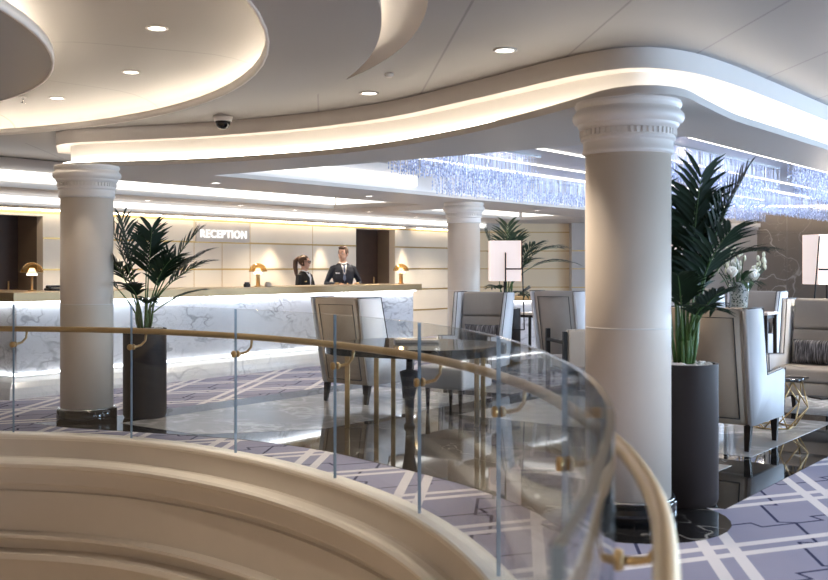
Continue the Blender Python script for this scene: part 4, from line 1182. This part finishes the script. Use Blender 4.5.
    for s in (-1, 1):
        m.add([(s * .058, yF(1.49) + .008, 1.51), (s * .030, yF(1.40) + .030, 1.40), (s * .002, yF(1.25) + .035, 1.20 if not female else 1.15), (s * .055, yF(1.28) + .018, 1.26), (s * .092, yF(1.40) + .004, 1.40)], [(0, 1, 4), (1, 3, 4), (1, 2, 3)] if s > 0 else [(4, 1, 0), (4, 3, 1), (3, 2, 1)], 0, False, S)
    m.build('lapel', jacket, t)
    if not female:
        m = MB()
        m.add([(-.016, yF(1.46) + .036, 1.478), (.016, yF(1.46) + .036, 1.478), (.012, yF(1.44) + .038, 1.447), (-.012, yF(1.44) + .038, 1.447), (.025, yF(1.30) + .040, 1.24), (-.025, yF(1.30) + .040, 1.24), (0, yF(1.28) + .040, 1.205)], [(0, 1, 2, 3), (3, 2, 4, 5), (5, 4, 6)], 0, False, S)
        m.build('necktie', tiem, t)
        m = MB()
        for s in (-1, 1):
            for z in (1.17, 1.07): m.sphere((s * .055, .128, z), (.011, .006, .011), 8, 6, M=S)
        m.build('button', gold, t)
        for s in (1,):
            MB().bbox((s * .11 - .038, .116, 1.335), (s * .11 + .038, .126, 1.355), .002, M=S).build('name_badge', shirt, t)
        for s, (el, wr, fd) in zip((-1, 1), arms):
            wr = Vector(wr); fd = (wr - Vector(el)).normalized()
            m = MB()
            for q in (.02, .045, .07): 
                c = wr - fd * (q + .02); 
                a = fd.orthogonal().normalized(); b = fd.cross(a)
                m.tube([c + (a * math.cos(x) + b * math.sin(x)) * .0395 for x in [2 * PI * i / 16 for i in range(16)]], .006, 6, closed=True, M=S)
            m.build('sleeve_stripe', gold, t)
    else:
        MB().bbox((.075, .112, 1.325), (.125, .124, 1.342), .002, M=S).build('name_badge', gold, t)
    # face
    for s in (-1, 1):
        MB().sphere((s * .031, .079, .108), (.012, .008, .007), 10, 6, M=HK).sphere((s * .031, .085, .108), (.006, .004, .006), 8, 6, mi=1, M=HK).build('eye', [shirt, eyem], t)
        MB().tube([(s * .016, .091, .130), (s * .032, .091, .134), (s * .048, .080, .128)], [.004, .005, .003], 6, M=HK).build('eyebrow', hairm, t)
    MB().sphere((0, .080, .040), (.024, .010, .007), 10, 6, M=HK).build('mouth', lipm, t)
    hm = MB()
    hm.sphere((0, -.016, .130), (.080, .094, .098), 20, 14, M=HK)
    if female:
        hm.sphere((-.055, .0, .12), (.030, .075, .085), 12, 10, M=HK); hm.sphere((.055, .0, .12), (.030, .075, .085), 12, 10, M=HK)
        hm.sphere((0, -.10, .155), (.042, .04, .045), 12, 10, M=HK)
        hm.tube([(0, -.115, .165), (0, -.160, .12), (0, -.165, .02), (0, -.145, -.10), (0, -.13, -.17)], [.030, .042, .040, .030, .010], 12, M=HK)
    else:
        hm.sphere((0, .030, .196), (.062, .055, .026), 14, 10, M=HK)
        for s in (-1, 1): hm.sphere((s * .068, .01, .115), (.012, .022, .035), 8, 8, M=HK)
    # carve the face free: drop hair verts in front
    hme = remeshed(hm, .007, 2)
    inv = HK.inverted()
    bm = bmesh.new(); bm.from_mesh(hme)
    dead = []
    for v_ in bm.verts:
        q = inv @ v_.co
        lim = .165 if abs(q.x) < .058 else .125
        if q.y > (.045 if not female else .03) and q.z < lim: dead.append(v_)
    bmesh.ops.delete(bm, geom=dead, context='VERTS'); bm.to_mesh(hme); bm.free()
    hme.materials.append(hairr if female else hairm)
    for f in hme.polygons: f.use_smooth = True
    h = bpy.data.objects.new('hair', hme); COL.objects.link(h); h.parent = t
    if female:
        g = MB()
        for s in (-1, 1):
            g.sphere((s * .033, .093, .105), (.026, .007, .020), 12, 8, M=HK); g.tube([(s * .058, .088, .108), (s * .079, .03, .108), (s * .079, -.02, .105)], .003, 6, M=HK)
        g.tube([(-.012, .098, .110), (.012, .098, .110)], .003, 6, M=HK)
        g.build('glasses', plastic, t)
    return t
cam_dir = lambda q: math.atan2(-q.y, -q.x)
q = SP(tOf(343, 1.25), 1.25)
person('person', 'man in navy double breasted uniform and tie standing behind the counter', (q.x, q.y, 0), math.atan2(-1, .25) - PI / 2, 1.80, False, math.radians(-38), navy,
       [((-.295, .02, 1.17), (-.17, .26, 1.135), (.35, 1, .05)), ((.295, .02, 1.17), (.10, .27, 1.135), (-.6, 1, .05))])
q = SP(tOf(304.5, 1.25), 1.25)
person('person', 'woman with auburn ponytail, dark glasses and black jacket behind the counter', (q.x, q.y, 0), math.atan2(-.55, .8) - PI / 2, 1.64, True, math.radians(20), blackw,
       [((-.23, .03, 1.17), (-.15, .24, 1.20), (.3, 1, 0)), ((.23, .03, 1.17), (.13, .24, 1.20), (-.3, 1, 0))])

# ================================================================== LIGHT, WORLD, CAMERA
w = bpy.data.worlds.new('World'); SC.world = w; w.use_nodes = True
wt = NT(w.node_tree); w.node_tree.nodes.clear()
g = wt.n('ShaderNodeTexCoord'); x = wt.sep(g.outputs['Generated'])
f = wt.ss(x[0], -.35, .6)
col = wt.mix(f, (1.0, .74, .52), (.62, .76, 1.0))
bg = wt.n('ShaderNodeBackground'); wt.link(col, bg.inputs[0]); bg.inputs[1].default_value = WORLD
ow = wt.n('ShaderNodeOutputWorld'); wt.link(bg.outputs[0], ow.inputs[0])

cam = bpy.data.cameras.new('camera'); co = bpy.data.objects.new('camera', cam); COL.objects.link(co)
co.location = (0, 0, 1.45); co.rotation_euler = (PI / 2, 0, 0)
cam.sensor_width = 36; cam.sensor_fit = 'HORIZONTAL'; cam.lens = 1030 / 828 * 36
cam.shift_y = -23 / 828; cam.clip_start = .05
cam.dof.use_dof = True; cam.dof.focus_distance = 11; cam.dof.aperture_fstop = 3.2
SC.camera = co
SC.view_settings.view_transform = 'Standard'; SC.view_settings.look = 'None'; SC.view_settings.gamma = 1; SC.view_settings.use_curve_mapping = False
SC.view_settings.exposure = EXPO
SC.cycles.max_bounces = 10; SC.cycles.diffuse_bounces = 4; SC.cycles.glossy_bounces = 5; SC.cycles.transparent_max_bounces = 32
SC.cycles.sample_clamp_indirect = 4; SC.cycles.caustics_reflective = False; SC.cycles.caustics_refractive = False
SC.cycles.use_denoising = True
